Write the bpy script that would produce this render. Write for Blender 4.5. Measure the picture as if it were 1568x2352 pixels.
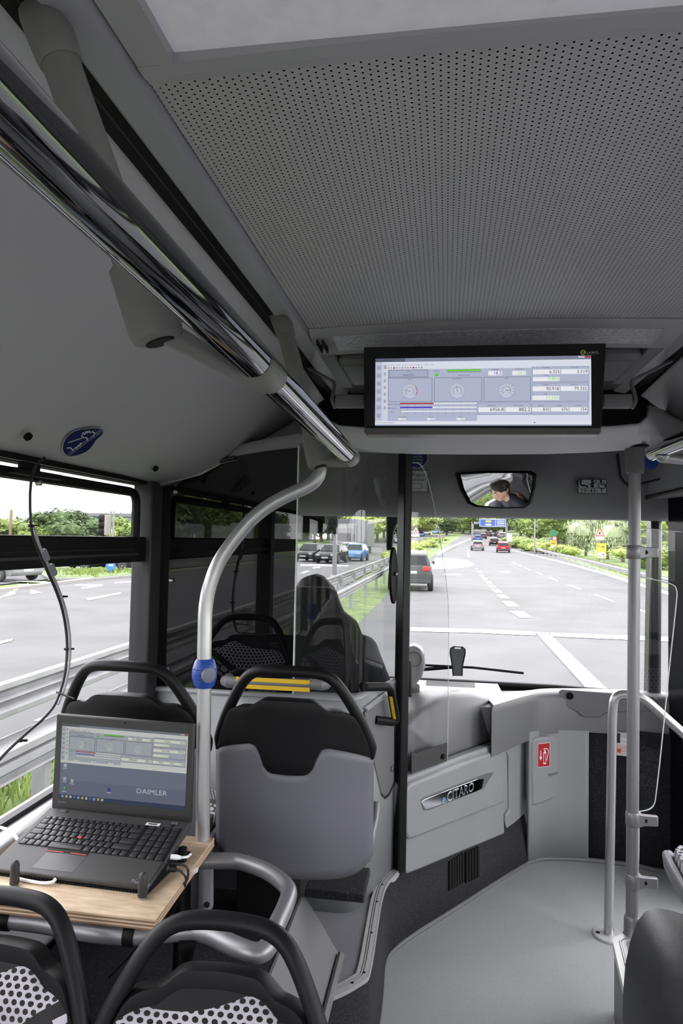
import bpy, bmesh, math, random
from mathutils import Vector as V, Matrix
random.seed(7)
for o in list(bpy.data.objects): bpy.data.objects.remove(o)
SC = bpy.context.scene
COL = SC.collection
R = math.radians
PI = math.pi
# ------------------------------------------------------------------ camera (bus frame: X right, Y forward, Z up, floor z=0)
F = 1568.0; EYE = V((0, 0, 1.6))
_fw = V((240., 68., F)).normalized()
_h = V((1., .02, 0.)); _rt = (_h - _h.dot(_fw) * _fw).normalized()
_up = _rt.cross(_fw)
if _up.y > 0: _up = -_up
CAMW = Matrix((_rt, _fw, _up))            # rows: lens axes (x right, y down, z ahead) -> bus axes
cam = bpy.data.cameras.new('camera'); camo = bpy.data.objects.new('camera', cam); COL.objects.link(camo)
cam.sensor_fit = 'HORIZONTAL'; cam.sensor_width = 24.0; cam.lens = 24.0
cam.clip_start = .02; cam.clip_end = 3000
ax, ay, az = (CAMW @ V((1, 0, 0))), (CAMW @ V((0, -1, 0))), (CAMW @ V((0, 0, -1)))
camo.matrix_world = Matrix.Translation(EYE) @ Matrix((ax, ay, az)).transposed().to_4x4()
SC.camera = camo
# ------------------------------------------------------------------ overcast sky
W = bpy.data.worlds.new('overcast_sky'); SC.world = W; W.use_nodes = True
_nt = W.node_tree; _bg = _nt.nodes['Background']
_tc = _nt.nodes.new('ShaderNodeTexCoord'); _nz = _nt.nodes.new('ShaderNodeTexNoise'); _cr = _nt.nodes.new('ShaderNodeValToRGB')
_nz.inputs['Scale'].default_value = 1.6; _nz.inputs['Detail'].default_value = 4
_cr.color_ramp.elements[0].position = .3; _cr.color_ramp.elements[0].color = (.92, .92, .97, 1)
_cr.color_ramp.elements[1].position = .7; _cr.color_ramp.elements[1].color = (1, .985, 1, 1)
_nt.links.new(_tc.outputs['Generated'], _nz.inputs['Vector']); _nt.links.new(_nz.outputs['Fac'], _cr.inputs['Fac'])
_nt.links.new(_cr.outputs['Color'], _bg.inputs['Color']); _bg.inputs['Strength'].default_value = 1.0
SC.view_settings.view_transform = 'Standard'; SC.view_settings.look = 'None'
SC.view_settings.gamma = 1; SC.view_settings.use_curve_mapping = False
SC.view_settings.exposure = 2.7
SC.cycles.diffuse_bounces = 8; SC.cycles.max_bounces = 12; SC.cycles.transparent_max_bounces = 24
SC.cycles.caustics_reflective = False; SC.cycles.caustics_refractive = False

# ------------------------------------------------------------------ survey of the bus: where a line of sight meets a known plane
def ray(x, y): return CAMW @ V((x - 784., y - 1176., F))
def at(x, y, X=None, Y=None, Z=None):
    d = ray(x, y)
    t = Y / d.y if Y is not None else (X / d.x if X is not None else (Z - 1.6) / d.z)
    return EYE + d * t
ROAD0 = -.42
def road_z(y):                             # the motorway lies level, then climbs a gentle hill
    if y < 20: return ROAD0
    if y > 330: return road_z(330) + 2.4e-4 * 310 * (y - 330)
    return ROAD0 + 1.2e-4 * (y - 20) ** 2
def slope(y): return 0 if y < 20 else 2.4e-4 * (min(y, 330) - 20)
def on_road(x, y):
    d = ray(x, y); d = d / d.y; a, c = .5, 2000.
    for _ in range(60):
        m = (a + c) / 2
        if 1.6 + d.z * m > road_z(m): a = m
        else: c = m
    return EYE + d * a
def onplane(x, y, p, n):
    d = ray(x, y); t = (V(p) - EYE).dot(n) / d.dot(n); return EYE + d * t
# ------------------------------------------------------------------ node maths
class NX:
    def __init__(s, nt, sock): s.nt, s.s = nt, sock
    def _m(s, op, b=None, c=None):
        n = s.nt.nodes.new('ShaderNodeMath'); n.operation = op
        for i, v in enumerate((s, b, c)):
            if v is None: continue
            if isinstance(v, NX): s.nt.links.new(v.s, n.inputs[i])
            else: n.inputs[i].default_value = v
        return NX(s.nt, n.outputs[0])
    def __add__(s, b): return s._m('ADD', b)
    def __sub__(s, b): return s._m('SUBTRACT', b)
    def __mul__(s, b): return s._m('MULTIPLY', b)
    def __truediv__(s, b): return s._m('DIVIDE', b)
    def frac(s): return s._m('FRACT')
    def floor(s): return s._m('FLOOR')
    def min(s, b): return s._m('MINIMUM', b)
    def max(s, b): return s._m('MAXIMUM', b)
    def sin(s): return s._m('SINE')
    def sqrt(s): return s._m('SQRT')
    def lt(s, b): return s._m('LESS_THAN', b)
    def gt(s, b): return s._m('GREATER_THAN', b)
def coords(nt, which='Object'):
    t = nt.nodes.new('ShaderNodeTexCoord'); q = nt.nodes.new('ShaderNodeSeparateXYZ')
    nt.links.new(t.outputs[which], q.inputs[0])
    return [NX(nt, q.outputs[i]) for i in range(3)]
def srgb(h):
    h = h.lstrip('#'); c = [int(h[i:i + 2], 16) / 255 for i in (0, 2, 4)]
    return tuple(((v / 12.92) if v <= .04045 else ((v + .055) / 1.055) ** 2.4) for v in c)
MATS = {}
def mat(name, col, rough=.5, metal=0., bump=0., scale=300., var=0., spec=.5, emit=0., vscale=None, coat=0.):
    if name in MATS: return MATS[name]
    m = bpy.data.materials.new(name); m.use_nodes = True; nt = m.node_tree; b = nt.nodes['Principled BSDF']
    if isinstance(col, str): col = srgb(col)
    b.inputs['Base Color'].default_value = (*col, 1); b.inputs['Roughness'].default_value = rough
    b.inputs['Metallic'].default_value = metal; b.inputs['Specular IOR Level'].default_value = spec
    if coat: b.inputs['Coat Weight'].default_value = coat; b.inputs['Coat Roughness'].default_value = .04
    if emit: b.inputs['Emission Color'].default_value = (*col, 1); b.inputs['Emission Strength'].default_value = emit
    if bump or var:
        tc = nt.nodes.new('ShaderNodeTexCoord'); nz = nt.nodes.new('ShaderNodeTexNoise')
        nz.inputs['Scale'].default_value = scale; nz.inputs['Detail'].default_value = 3
        nt.links.new(tc.outputs['Object'], nz.inputs['Vector'])
        if bump:
            bp = nt.nodes.new('ShaderNodeBump'); bp.inputs['Strength'].default_value = bump; bp.inputs['Distance'].default_value = .002
            nt.links.new(nz.outputs['Fac'], bp.inputs['Height']); nt.links.new(bp.outputs['Normal'], b.inputs['Normal'])
        if var:
            n2 = nz
            if vscale:
                n2 = nt.nodes.new('ShaderNodeTexNoise'); n2.inputs['Scale'].default_value = vscale; n2.inputs['Detail'].default_value = 4
                nt.links.new(tc.outputs['Object'], n2.inputs['Vector'])
            r = nt.nodes.new('ShaderNodeValToRGB')
            r.color_ramp.elements[0].position = .3; r.color_ramp.elements[1].position = .7
            r.color_ramp.elements[0].color = (*[c * (1 - var) for c in col], 1)
            r.color_ramp.elements[1].color = (*[min(1, c * (1 + var)) for c in col], 1)
            nt.links.new(n2.outputs['Fac'], r.inputs['Fac']); nt.links.new(r.outputs['Color'], b.inputs['Base Color'])
    MATS[name] = m; return m
def glass(name, tint=(1, 1, 1), refl=.06, rough=0.):
    if name in MATS: return MATS[name]
    m = bpy.data.materials.new(name); m.use_nodes = True; nt = m.node_tree; nt.nodes.clear()
    o = nt.nodes.new('ShaderNodeOutputMaterial'); mx = nt.nodes.new('ShaderNodeMixShader')
    t = nt.nodes.new('ShaderNodeBsdfTransparent'); g = nt.nodes.new('ShaderNodeBsdfGlossy')
    t.inputs[0].default_value = (*tint, 1); g.inputs['Roughness'].default_value = rough
    mx.inputs[0].default_value = refl
    lf = nt.nodes.new('ShaderNodeLayerWeight'); lf.inputs['Blend'].default_value = .5
    lw = nt.nodes.new('ShaderNodeMath'); lw.operation = 'POWER'; lw.inputs[1].default_value = 5.; nt.links.new(lf.outputs['Facing'], lw.inputs[0])
    ml = nt.nodes.new('ShaderNodeMath'); ml.operation = 'MULTIPLY_ADD'; ml.inputs[1].default_value = .5; ml.inputs[2].default_value = refl
    ml.use_clamp = True
    nt.links.new(lw.outputs[0], ml.inputs[0]); nt.links.new(ml.outputs[0], mx.inputs[0])
    nt.links.new(t.outputs[0], mx.inputs[1]); nt.links.new(g.outputs[0], mx.inputs[2]); nt.links.new(mx.outputs[0], o.inputs[0])
    MATS[name] = m; return m
def colour_mat(name, emit=0., rough=.5):
    """print or screen image: colour stored on the faces"""
    if name in MATS: return MATS[name]
    m = bpy.data.materials.new(name); m.use_nodes = True; nt = m.node_tree; b = nt.nodes['Principled BSDF']
    a = nt.nodes.new('ShaderNodeAttribute'); a.attribute_name = 'ink'
    b.inputs['Roughness'].default_value = rough
    if emit:
        b.inputs['Base Color'].default_value = (.01, .01, .01, 1); b.inputs['Specular IOR Level'].default_value = .2
        nt.links.new(a.outputs['Color'], b.inputs['Emission Color']); b.inputs['Emission Strength'].default_value = emit
    else: nt.links.new(a.outputs['Color'], b.inputs['Base Color'])
    MATS[name] = m; return m
# ------------------------------------------------------------------ mesh building
def frame_of(d):
    d = V(d).normalized(); a = V((0, 0, 1)) if abs(d.z) < .9 else V((1, 0, 0))
    u = d.cross(a).normalized(); return u, u.cross(d).normalized()
def catmull(pts, n=6, closed=False):
    p = [V(q) for q in pts]; N = len(p); out = []
    rng = range(N) if closed else range(N - 1)
    for i in rng:
        a = p[(i - 1) % N] if closed or i > 0 else p[0] * 2 - p[1]
        b, c = p[i], p[(i + 1) % N]
        d = p[(i + 2) % N] if closed or i + 2 < N else p[-1] * 2 - p[-2]
        for k in range(n):
            t = k / n
            out.append(.5 * (2 * b + (c - a) * t + (2 * a - 5 * b + 4 * c - d) * t * t + (3 * b - a - 3 * c + d) * t ** 3))
    if not closed: out.append(p[-1])
    return out
def fillet(pts, r, n=5):
    """polyline with rounded corners"""
    p = [V(q) for q in pts]; out = [p[0]]
    for i in range(1, len(p) - 1):
        a, b, c = p[i - 1], p[i], p[i + 1]
        rr = r[i - 1] if isinstance(r, (list, tuple)) else r
        d1, d2 = (a - b), (c - b); k = min(rr, d1.length * .49, d2.length * .49)
        s, e = b + d1.normalized() * k, b + d2.normalized() * k
        for j in range(n + 1):
            t = j / n; out.append(s * (1 - t) ** 2 + b * 2 * t * (1 - t) + e * t * t)
    out.append(p[-1]); return out
class MB:
    def __init__(s): s.b = bmesh.new()
    def face(s, vs):
        try: return s.b.faces.new(vs)
        except ValueError: return None
    def box(s, lo, hi, rot=None, piv=None):
        lo, hi = V(lo), V(hi); vs = []
        for z in (lo.z, hi.z):
            for x, y in ((lo.x, lo.y), (hi.x, lo.y), (hi.x, hi.y), (lo.x, hi.y)):
                q = V((x, y, z))
                if rot is not None: q = piv + rot @ (q - piv)
                vs.append(s.b.verts.new(q))
        for f in ((0, 3, 2, 1), (4, 5, 6, 7), (0, 1, 5, 4), (1, 2, 6, 5), (2, 3, 7, 6), (3, 0, 4, 7)): s.face([vs[i] for i in f])
        return s
    def prism(s, pts, ext):
        ext = V(ext); a = [s.b.verts.new(V(p)) for p in pts]; b = [s.b.verts.new(V(p) + ext) for p in pts]; n = len(a)
        s.face(a[::-1]); s.face(b)
        for i in range(n): s.face([a[i], a[(i + 1) % n], b[(i + 1) % n], b[i]])
        return s
    def loft(s, rings, caps=True, closed=True):
        vs = [[s.b.verts.new(V(p)) for p in r] for r in rings]; n = len(vs[0])
        for a, b in zip(vs, vs[1:]):
            for i in range(n if closed else n - 1): s.face([a[i], a[(i + 1) % n], b[(i + 1) % n], b[i]])
        if caps: s.face(vs[0][::-1]); s.face(vs[-1])
        return s
    def grid(s, rows): return s.loft(rows, caps=False, closed=False)
    def tube(s, pts, r, n=12, caps=True, sq=None):
        p = [V(q) for q in pts]; rings = []; u = None
        for i, q in enumerate(p):
            d = (p[min(i + 1, len(p) - 1)] - p[max(i - 1, 0)])
            if d.length < 1e-9: d = V((0, 0, 1))
            d.normalize()
            if u is None: u, _ = frame_of(d)
            else:
                u = (u - d * u.dot(d))
                u = u.normalized() if u.length > 1e-6 else frame_of(d)[0]
            w = d.cross(u); rr = r[i] if isinstance(r, (list, tuple)) else r
            rings.append([q + (u * math.cos(2 * PI * k / n) + w * math.sin(2 * PI * k / n)) * rr for k in range(n)])
        return s.loft(rings, caps)
    def lathe(s, o, axis, prof, n=20, caps=True):
        o, axis = V(o), V(axis).normalized(); u, w = frame_of(axis)
        rings = [[o + axis * h + (u * math.cos(2 * PI * k / n) + w * math.sin(2 * PI * k / n)) * max(r, 1e-4) for k in range(n)] for r, h in prof]
        return s.loft(rings, caps)
    def quad(s, *p): s.face([s.b.verts.new(V(q)) for q in p]); return s
    def ball(s, c, r, sub=2, sc=(1, 1, 1), rot=None):
        m = Matrix.Translation(V(c)) @ (rot.to_4x4() if rot else Matrix()) @ Matrix.Diagonal((r * sc[0], r * sc[1], r * sc[2], 1))
        bmesh.ops.create_icosphere(s.b, subdivisions=sub, radius=1, matrix=m); return s
    def data(s, name, smooth=35):
        bmesh.ops.recalc_face_normals(s.b, faces=s.b.faces)
        if smooth:
            a = R(smooth)
            for f in s.b.faces: f.smooth = True
            for e in s.b.edges:
                if len(e.link_faces) == 2 and e.calc_face_angle(0) > a: e.smooth = False
        me = bpy.data.meshes.new(name); s.b.to_mesh(me); s.b.free(); return me
def adopt(o, parent):
    if parent is not None:
        o.parent = parent; bpy.context.view_layer.update() if False else None
        pm = Matrix.Translation(WORLDLOC.get(parent.name, V((0, 0, 0)))) if parent.type == 'EMPTY' else Matrix()
        o.matrix_parent_inverse = pm.inverted()
WORLDLOC = {}
def obj(name, mb, m, parent=None, bevel=0, seg=2, solid=0, sub=0, smooth=35, off=-1):
    me = mb.data(name, smooth) if isinstance(mb, MB) else mb
    o = bpy.data.objects.new(name, me); COL.objects.link(o)
    if m is not None and not me.materials: me.materials.append(m)
    if sub:
        q = o.modifiers.new('sub', 'SUBSURF'); q.levels = sub; q.render_levels = sub
    if solid:
        q = o.modifiers.new('thick', 'SOLIDIFY'); q.thickness = solid; q.offset = off
    if bevel:
        q = o.modifiers.new('bev', 'BEVEL'); q.width = bevel; q.segments = seg; q.limit_method = 'ANGLE'; q.angle_limit = R(35); q.harden_normals = False
    adopt(o, parent); return o
def tag(o, label=None, cat=None, group=None, kind=None):
    if label: o['label'] = label
    if cat: o['category'] = cat
    if group: o['group'] = group
    if kind: o['kind'] = kind
    return o
def thing(name, label, cat, loc=(0, 0, 0), group=None, kind=None):
    o = bpy.data.objects.new(name, None); COL.objects.link(o); o.location = loc; o.empty_display_size = .05
    WORLDLOC[o.name] = V(loc); return tag(o, label, cat, group, kind)
def struct(name, mb, m, label=None, parent=None, **k):
    o = obj(name, mb, m, parent, **k); o['kind'] = 'structure'
    if label: o['label'] = label
    return o
def copy_tree(o, parent=None):
    c = o.copy(); COL.objects.link(c); c.parent = parent
    for ch in o.children: copy_tree(ch, c)
    return c
# ------------------------------------------------------------------ flat print (letters, pictograms, screen image) on a plane
_TX = {}
def text_mesh(s):
    if s not in _TX:
        c = bpy.data.curves.new('t', 'FONT'); c.body = s; c.size = 1; c.resolution_u = 2
        o = bpy.data.objects.new('t', c); COL.objects.link(o)
        me = bpy.data.meshes.new_from_object(o)
        vs = [tuple(v.co) for v in me.vertices]; fs = [tuple(p.vertices) for p in me.polygons]
        bpy.data.objects.remove(o); bpy.data.curves.remove(c); bpy.data.meshes.remove(me)
        xs = [v[0] for v in vs] or [0]
        _TX[s] = (vs, fs, min(xs), max(xs))
    return _TX[s]
class Ink:
    """o: plane origin, u/v: unit vectors along width and height; metres on the plane"""
    def __init__(s, o, u, v, step=.0004):
        s.o, s.u, s.v = V(o), V(u).normalized(), V(v).normalized(); s.n = s.u.cross(s.v).normalized()
        s.vs, s.fs, s.cs, s.step = [], [], [], step
    def pt(s, x, y, l): return s.o + s.u * x + s.v * y + s.n * (s.step * l)
    def poly(s, pts, col, l=1):
        col = srgb(col) if isinstance(col, str) else col
        i = len(s.vs); s.vs += [s.pt(x, y, l) for x, y in pts]; s.fs.append(tuple(range(i, i + len(pts)))); s.cs.append(col); return s
    def rect(s, x0, y0, x1, y1, col, l=1): return s.poly([(x0, y0), (x1, y0), (x1, y1), (x0, y1)], col, l)
    def frame(s, x0, y0, x1, y1, w, col, l=1):
        s.rect(x0, y0, x1, y0 + w, col, l); s.rect(x0, y1 - w, x1, y1, col, l); s.rect(x0, y0, x0 + w, y1, col, l); return s.rect(x1 - w, y0, x1, y1, col, l)
    def line(s, pts, w, col, l=1):
        for (x0, y0), (x1, y1) in zip(pts, pts[1:]):
            d = math.hypot(x1 - x0, y1 - y0) or 1; a, b = -(y1 - y0) / d * w / 2, (x1 - x0) / d * w / 2
            s.poly([(x0 - a, y0 - b), (x1 - a, y1 - b), (x1 + a, y1 + b), (x0 + a, y0 + b)], col, l)
        return s
    def disc(s, x, y, r, col, l=1, n=16, ry=None):
        return s.poly([(x + r * math.cos(2 * PI * k / n), y + (ry or r) * math.sin(2 * PI * k / n)) for k in range(n)], col, l)
    def arc(s, x, y, r, a0, a1, w, col, l=1, n=14):
        return s.line([(x + r * math.cos(R(a0 + (a1 - a0) * k / n)), y + r * math.sin(R(a0 + (a1 - a0) * k / n))) for k in range(n + 1)], w, col, l)
    def text(s, t, x, y, h, col, l=2, align='l', sx=1., bold=0):
        vs, fs, x0, x1 = text_mesh(t); k = h / .7; col = srgb(col) if isinstance(col, str) else col
        ox = x - (x0 if align == 'l' else (x1 if align == 'r' else (x0 + x1) / 2)) * k * sx
        for j in range(2 if bold else 1):
            i = len(s.vs); s.vs += [s.pt(ox + a * k * sx + j * bold, y + b * k, l + j * .3) for a, b, _ in vs]
            s.fs += [tuple(i + q for q in f) for f in fs]; s.cs += [col] * len(fs)
        return s
    def build(s, name, m, parent=None):
        me = bpy.data.meshes.new(name); me.from_pydata([tuple(v) for v in s.vs], [], s.fs)
        a = me.color_attributes.new('ink', 'FLOAT_COLOR', 'CORNER'); k = 0; buf = []
        for f, c in zip(s.fs, s.cs): buf += [c[0], c[1], c[2], 1.] * len(f)
        a.data.foreach_set('color', buf); me.materials.append(m)
        o = bpy.data.objects.new(name, me); COL.objects.link(o); adopt(o, parent); return o
# ------------------------------------------------------------------ materials of the bus
PANEL = mat('light_grey_plastic', (.30, .308, .315), .42, bump=.12, scale=1400)
PANEL_D = mat('mid_grey_plastic', (.15, .15, .157), .45, bump=.15, scale=1200)
CANT = mat('roof_side_panel_grey', (.5, .492, .505), .6, bump=.1, scale=1500)
DOME = mat('front_dome_grey', (.52, .515, .525), .6, bump=.1, scale=1500)
HEADER = mat('header_grey', (.27, .267, .276), .55, bump=.12, scale=1500)
BLACK = mat('black_plastic', (.006, .006, .0065), .5, spec=.16, bump=.1, scale=900)
BLACKM = mat('black_matt_void', (.004, .004, .004), .9)
RUBBER = mat('black_rubber', (.015, .015, .016), .55)
PILLAR = mat('dark_pillar_plastic', (.02, .02, .022), .5, bump=.2, scale=700)
TUBE = mat('silver_grey_tube', (.48, .48, .49), .3, metal=.75)
TUBED = mat('grey_tube_coating', (.26, .255, .27), .36, metal=.5, bump=.08, scale=2000)
ALU = mat('brushed_aluminium', (.6, .6, .59), .38, metal=.4)
CHROME = mat('chrome', (.17, .172, .18), .05, metal=1.)
STEEL = mat('galvanised_steel', (.24, .24, .245), .6, metal=.1, var=.15, scale=3)
GLOSSBLK = mat('glossy_black_glass', (.003, .003, .0035), .012, spec=.55)
GLASS = glass('window_glass', (.975, .975, .978), .02)
ACRYL = glass('clear_acrylic', (.97, .97, .972), .02)
SCREEN_GLASS = glass('partition_glass', (.62, .63, .625), .05)
EDGE = mat('polished_acrylic_edge', (.75, .8, .78), .1)
WHITE = mat('white_print', (.8, .8, .8), .5)
SCREW = mat('screw_steel', (.35, .35, .36), .3, metal=.9)
HANDLE = mat('seat_handle_black', (.006, .006, .0068), .45, spec=.22, bump=.1, scale=1600)
SHELL = mat('seat_shell_grey', (.135, .135, .155), .45, bump=.12, scale=1600)
YEL = mat('yellow_grip', (.75, .48, .02), .5)
BLUE = mat('blue_button', (.02, .07, .36), .35)
def speckle(name, base, spots, amt, rough=.9, sc=260):
    m = mat(name, base, rough, bump=.5, scale=sc * 1.4); nt = m.node_tree; b = nt.nodes['Principled BSDF']
    tc = nt.nodes.new('ShaderNodeTexCoord'); v = nt.nodes.new('ShaderNodeTexVoronoi'); v.inputs['Scale'].default_value = sc
    nt.links.new(tc.outputs['Object'], v.inputs['Vector'])
    hs = nt.nodes.new('ShaderNodeSeparateColor'); nt.links.new(v.outputs['Color'], hs.inputs[0])
    k = NX(nt, hs.outputs[0]).gt(1 - amt) * NX(nt, v.outputs['Distance']).lt(.45)
    mx = nt.nodes.new('ShaderNodeMix'); mx.data_type = 'RGBA'; mx.inputs[6].default_value = (*base, 1)
    m2 = nt.nodes.new('ShaderNodeMix'); m2.data_type = 'RGBA'; m2.inputs[6].default_value = (*spots[0], 1); m2.inputs[7].default_value = (*spots[1], 1)
    nt.links.new(hs.outputs[1], m2.inputs[0]); nt.links.new(m2.outputs[2], mx.inputs[7])
    nt.links.new(k.s, mx.inputs[0]); nt.links.new(mx.outputs[2], b.inputs['Base Color']); return m
CARPET = speckle('black_speckled_carpet', (.008, .008, .009), ((.13, .14, .17), (.04, .06, .16)), .12, sc=420)
CARPETG = speckle('charcoal_speckled_lining', (.017, .017, .018), ((.09, .09, .095), (.05, .05, .055)), .25, sc=420)
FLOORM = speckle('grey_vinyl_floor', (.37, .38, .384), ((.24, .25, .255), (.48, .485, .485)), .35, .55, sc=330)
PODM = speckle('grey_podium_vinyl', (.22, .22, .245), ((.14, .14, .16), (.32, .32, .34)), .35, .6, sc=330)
RISER = mat('riser_grey_vinyl', (.16, .162, .168), .5, bump=.25, scale=300)
XL, XR, XC = -1.13, 1.37, .12
def mir(p): return V((2 * XC - p[0], p[1], p[2]))
# ------------------------------------------------------------------ floor, podiums
b = MB(); b.box((XL, -6.2, -.06), (XR, 3.72, 0)); struct('floor', b, FLOORM, 'grey speckled vinyl floor of the bus aisle')
nose = [V(p) for p in ((-.44, 1.985, .25), (-.333, 2.03, .25), (-.245, 2.125, .25), (-.226, 2.19, .25), (-.228, 2.433, .25), (-.229, 2.62, .25), (-.217, 2.742, .25), (-.17, 2.878, .25))]
low = [V(p) for p in ((-.40, 1.90, 0), (-.30, 1.95, 0), (-.222, 2.06, 0), (-.205, 2.18, 0), (-.205, 2.43, 0), (-.212, 2.644, 0), (-.179, 2.748, 0), (-.091, 2.885, 0))]
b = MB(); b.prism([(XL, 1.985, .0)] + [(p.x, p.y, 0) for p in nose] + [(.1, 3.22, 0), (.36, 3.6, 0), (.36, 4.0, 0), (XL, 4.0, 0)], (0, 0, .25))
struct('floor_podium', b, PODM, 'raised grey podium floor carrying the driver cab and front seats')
# sloping riser under the podium edge and under the cab door, and its welded floor cove
lowf = low + [V((.052, 3.08, 0)), V((.235, 3.337, 0)), V((.36, 3.505, 0)), V((.44, 3.61, 0))]
top = [V((p.x + .002, p.y - .002, .245)) for p in nose] + [V((.0, 3.115, .255)), V((.19, 3.38, .255)), V((.315, 3.545, .255)), V((.40, 3.65, .255))]
mid = [V((a.x * .75 + c.x * .25, a.y * .75 + c.y * .25, .03)) for a, c in zip(lowf, top)]
lowc = catmull(lowf, 5); topc = catmull(top, 5)
kp = thing('trim_1', None, None, (-.2, 2.6, 0), kind='structure'); kp['label'] = 'charcoal lined kick panel curving under the cab door'
b = MB(); b.grid([lowc, topc]); obj('kick_panel', b, CARPETG, kp, solid=.012)
b = MB(); b.tube([p + V((.004, -.004, .006)) for p in lowc], .011, 8); obj('floor_cove', b, RISER, kp)
# aluminium nosing strip
ns = catmull([p + V((0, 0, .002)) for p in nose], 5); d3 = []
nos = thing('trim_2', None, None, (-.23, 2.3, .25), kind='structure'); nos['label'] = 'ribbed aluminium nosing strip along the podium edge'
for k, (off, w, h) in enumerate(((.0, .016, .006), (.019, .004, .007), (.026, .012, .006))):
    b = MB(); rows = [[], []]; rows2 = []
    for i, p in enumerate(ns):
        t = (ns[min(i + 1, len(ns) - 1)] - ns[max(i - 1, 0)]).normalized(); n = V((-t.y, t.x, 0)).normalized()
        a0, a1 = p + n * (off - .008), p + n * (off - .008 + w)
        rows2.append([a0, a1, a1 + V((0, 0, h)), a0 + V((0, 0, h))])
    b.loft(rows2); obj('nosing_rib', b, ALU, nos)
b = MB(); rows2 = []
for i, p in enumerate(ns):
    t = (ns[min(i + 1, len(ns) - 1)] - ns[max(i - 1, 0)]).normalized(); n = V((-t.y, t.x, 0)).normalized()
    a0 = p - n * .012; rows2.append([a0 + V((0, 0, .007)), a0 + n * .004 + V((0, 0, .007)), a0 + n * .004 - V((0, 0, .03)), a0 - V((0, 0, .03))])
b.loft(rows2); obj('nosing_lip', b, ALU, nos)
for i in (4, 9, 14, 19, 24, 29):
    t = (ns[i + 1] - ns[i - 1]).normalized(); n = V((-t.y, t.x, 0)); b = MB(); b.lathe(ns[i] + n * .006 + V((0, 0, .0055)), (0, 0, 1), [(.005, 0), (.005, .001)], 8); obj('screw', b, BLACK, nos)
# wheel-arch box lined with carpet (left)
b = MB(); b.prism([(-.335, 1.28, .25), (-.45, 1.28, .43), (-1.09, 1.28, .43), (-1.09, 1.28, .25)], (0, .97, 0))
struct('trim_3', b, CARPET, 'black speckled carpet box over the wheel arch under the front seats', bevel=.01)
b = MB(); b.prism([(-.325, 1.6, .25), (-.447, 1.6, .432), (-.455, 1.6, .432), (-.34, 1.6, .25)], (0, .655, 0))
struct('trim_4', b, RISER, 'grey vinyl cheek on the side of the carpeted wheel-arch box')
b = MB(); b.tube([(-.318, 1.9, .258), (-.318, 2.24, .258)], .012, 8); struct('trim_5', b, RISER, 'grey vinyl cove at the foot of the wheel-arch box')
b = MB(); b.box((-.44, 2.23, .432), (-.245, 2.42, .46)); struct('trim_14', b, CARPET, 'speckled carpet ledge under the aisle seat', bevel=.006)
b = MB(); b.box((-1.09, .2, 0), (-.40, 1.28, .14)); struct('floor_step', b, CARPET, 'dark carpeted footwell step behind the wheel-arch box')
# right podium
rp = [at(1402, 2178, Z=.25), at(1412, 2165, Z=.25), at(1470, 2163, Z=.25)]
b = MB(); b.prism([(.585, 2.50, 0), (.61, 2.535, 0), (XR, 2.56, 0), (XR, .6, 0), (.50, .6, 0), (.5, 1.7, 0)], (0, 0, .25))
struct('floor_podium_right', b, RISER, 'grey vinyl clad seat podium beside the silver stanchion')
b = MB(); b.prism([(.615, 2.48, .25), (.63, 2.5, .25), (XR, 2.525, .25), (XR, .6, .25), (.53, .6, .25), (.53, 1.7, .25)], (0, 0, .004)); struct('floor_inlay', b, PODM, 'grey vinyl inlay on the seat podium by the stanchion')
nr = thing('trim_6', None, None, (.58, 2.4, .25), kind='structure'); nr['label'] = 'ribbed aluminium nosing on the podium corner by the stanchion'
edge = fillet([(.5, 1.7, .25), (.585, 2.505, .25), (.62, 2.538, .25), (XR - .05, 2.558, .25)], .02)
for off, w, h in ((-.006, .02, .007), (.016, .004, .009), (.022, .014, .007)):
    rows2 = []
    for i, p in enumerate(edge):
        t = (edge[min(i + 1, len(edge) - 1)] - edge[max(i - 1, 0)]).normalized(); n = V((t.y, -t.x, 0)).normalized()
        a0, a1 = p + n * off, p + n * (off + w); lo = V((0, 0, -.02 if off < 0 else 0))
        rows2.append([a0 + lo, a1, a1 + V((0, 0, h)), a0 + V((0, 0, h))])
    b = MB(); b.loft(rows2); obj('nosing_rib', b, ALU, nr)
# ------------------------------------------------------------------ ceiling
def perf_mat():
    m = bpy.data.materials.new('perforated_ceiling'); m.use_nodes = True; nt = m.node_tree; bs = nt.nodes['Principled BSDF']
    bs.inputs['Base Color'].default_value = (.45, .443, .447, 1); bs.inputs['Roughness'].default_value = .6
    x, y, z = coords(nt); s = .01089
    u = x / s; par = (u._m('FLOOR') * .5).frac()              # 0 or .5 on alternate columns
    fx = u.frac() - .5; fy = (y / s + par).frac() - .5
    d = (fx * fx + fy * fy).sqrt(); hole = d.lt(.165)
    out = nt.nodes['Material Output']; mx = nt.nodes.new('ShaderNodeMixShader'); tr = nt.nodes.new('ShaderNodeBsdfTransparent')
    nt.links.new(hole.s, mx.inputs[0]); nt.links.new(bs.outputs[0], mx.inputs[1]); nt.links.new(tr.outputs[0], mx.inputs[2]); nt.links.new(mx.outputs[0], out.inputs[0])
    return m
CEILB = mat('ceiling_frame_grey', (.42, .413, .425), .55, bump=.1, scale=1500)
VOID = BLACKM
def arch(x): return 2.25 + .012 * (1 - ((x - XC) / .56) ** 2)
xs = [-.43 + 1.11 * i / 12 for i in range(13)]
ce = thing('ceiling', None, None, (XC, 1.5, 2.25), kind='structure'); ce['label'] = 'grey perforated ceiling panel with light frame behind it'
b = MB(); b.grid([[V((x, y, arch(x))) for x in xs] for y in (.905, 2.045)]); obj('perforated_panel', b, perf_mat(), ce)
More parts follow.
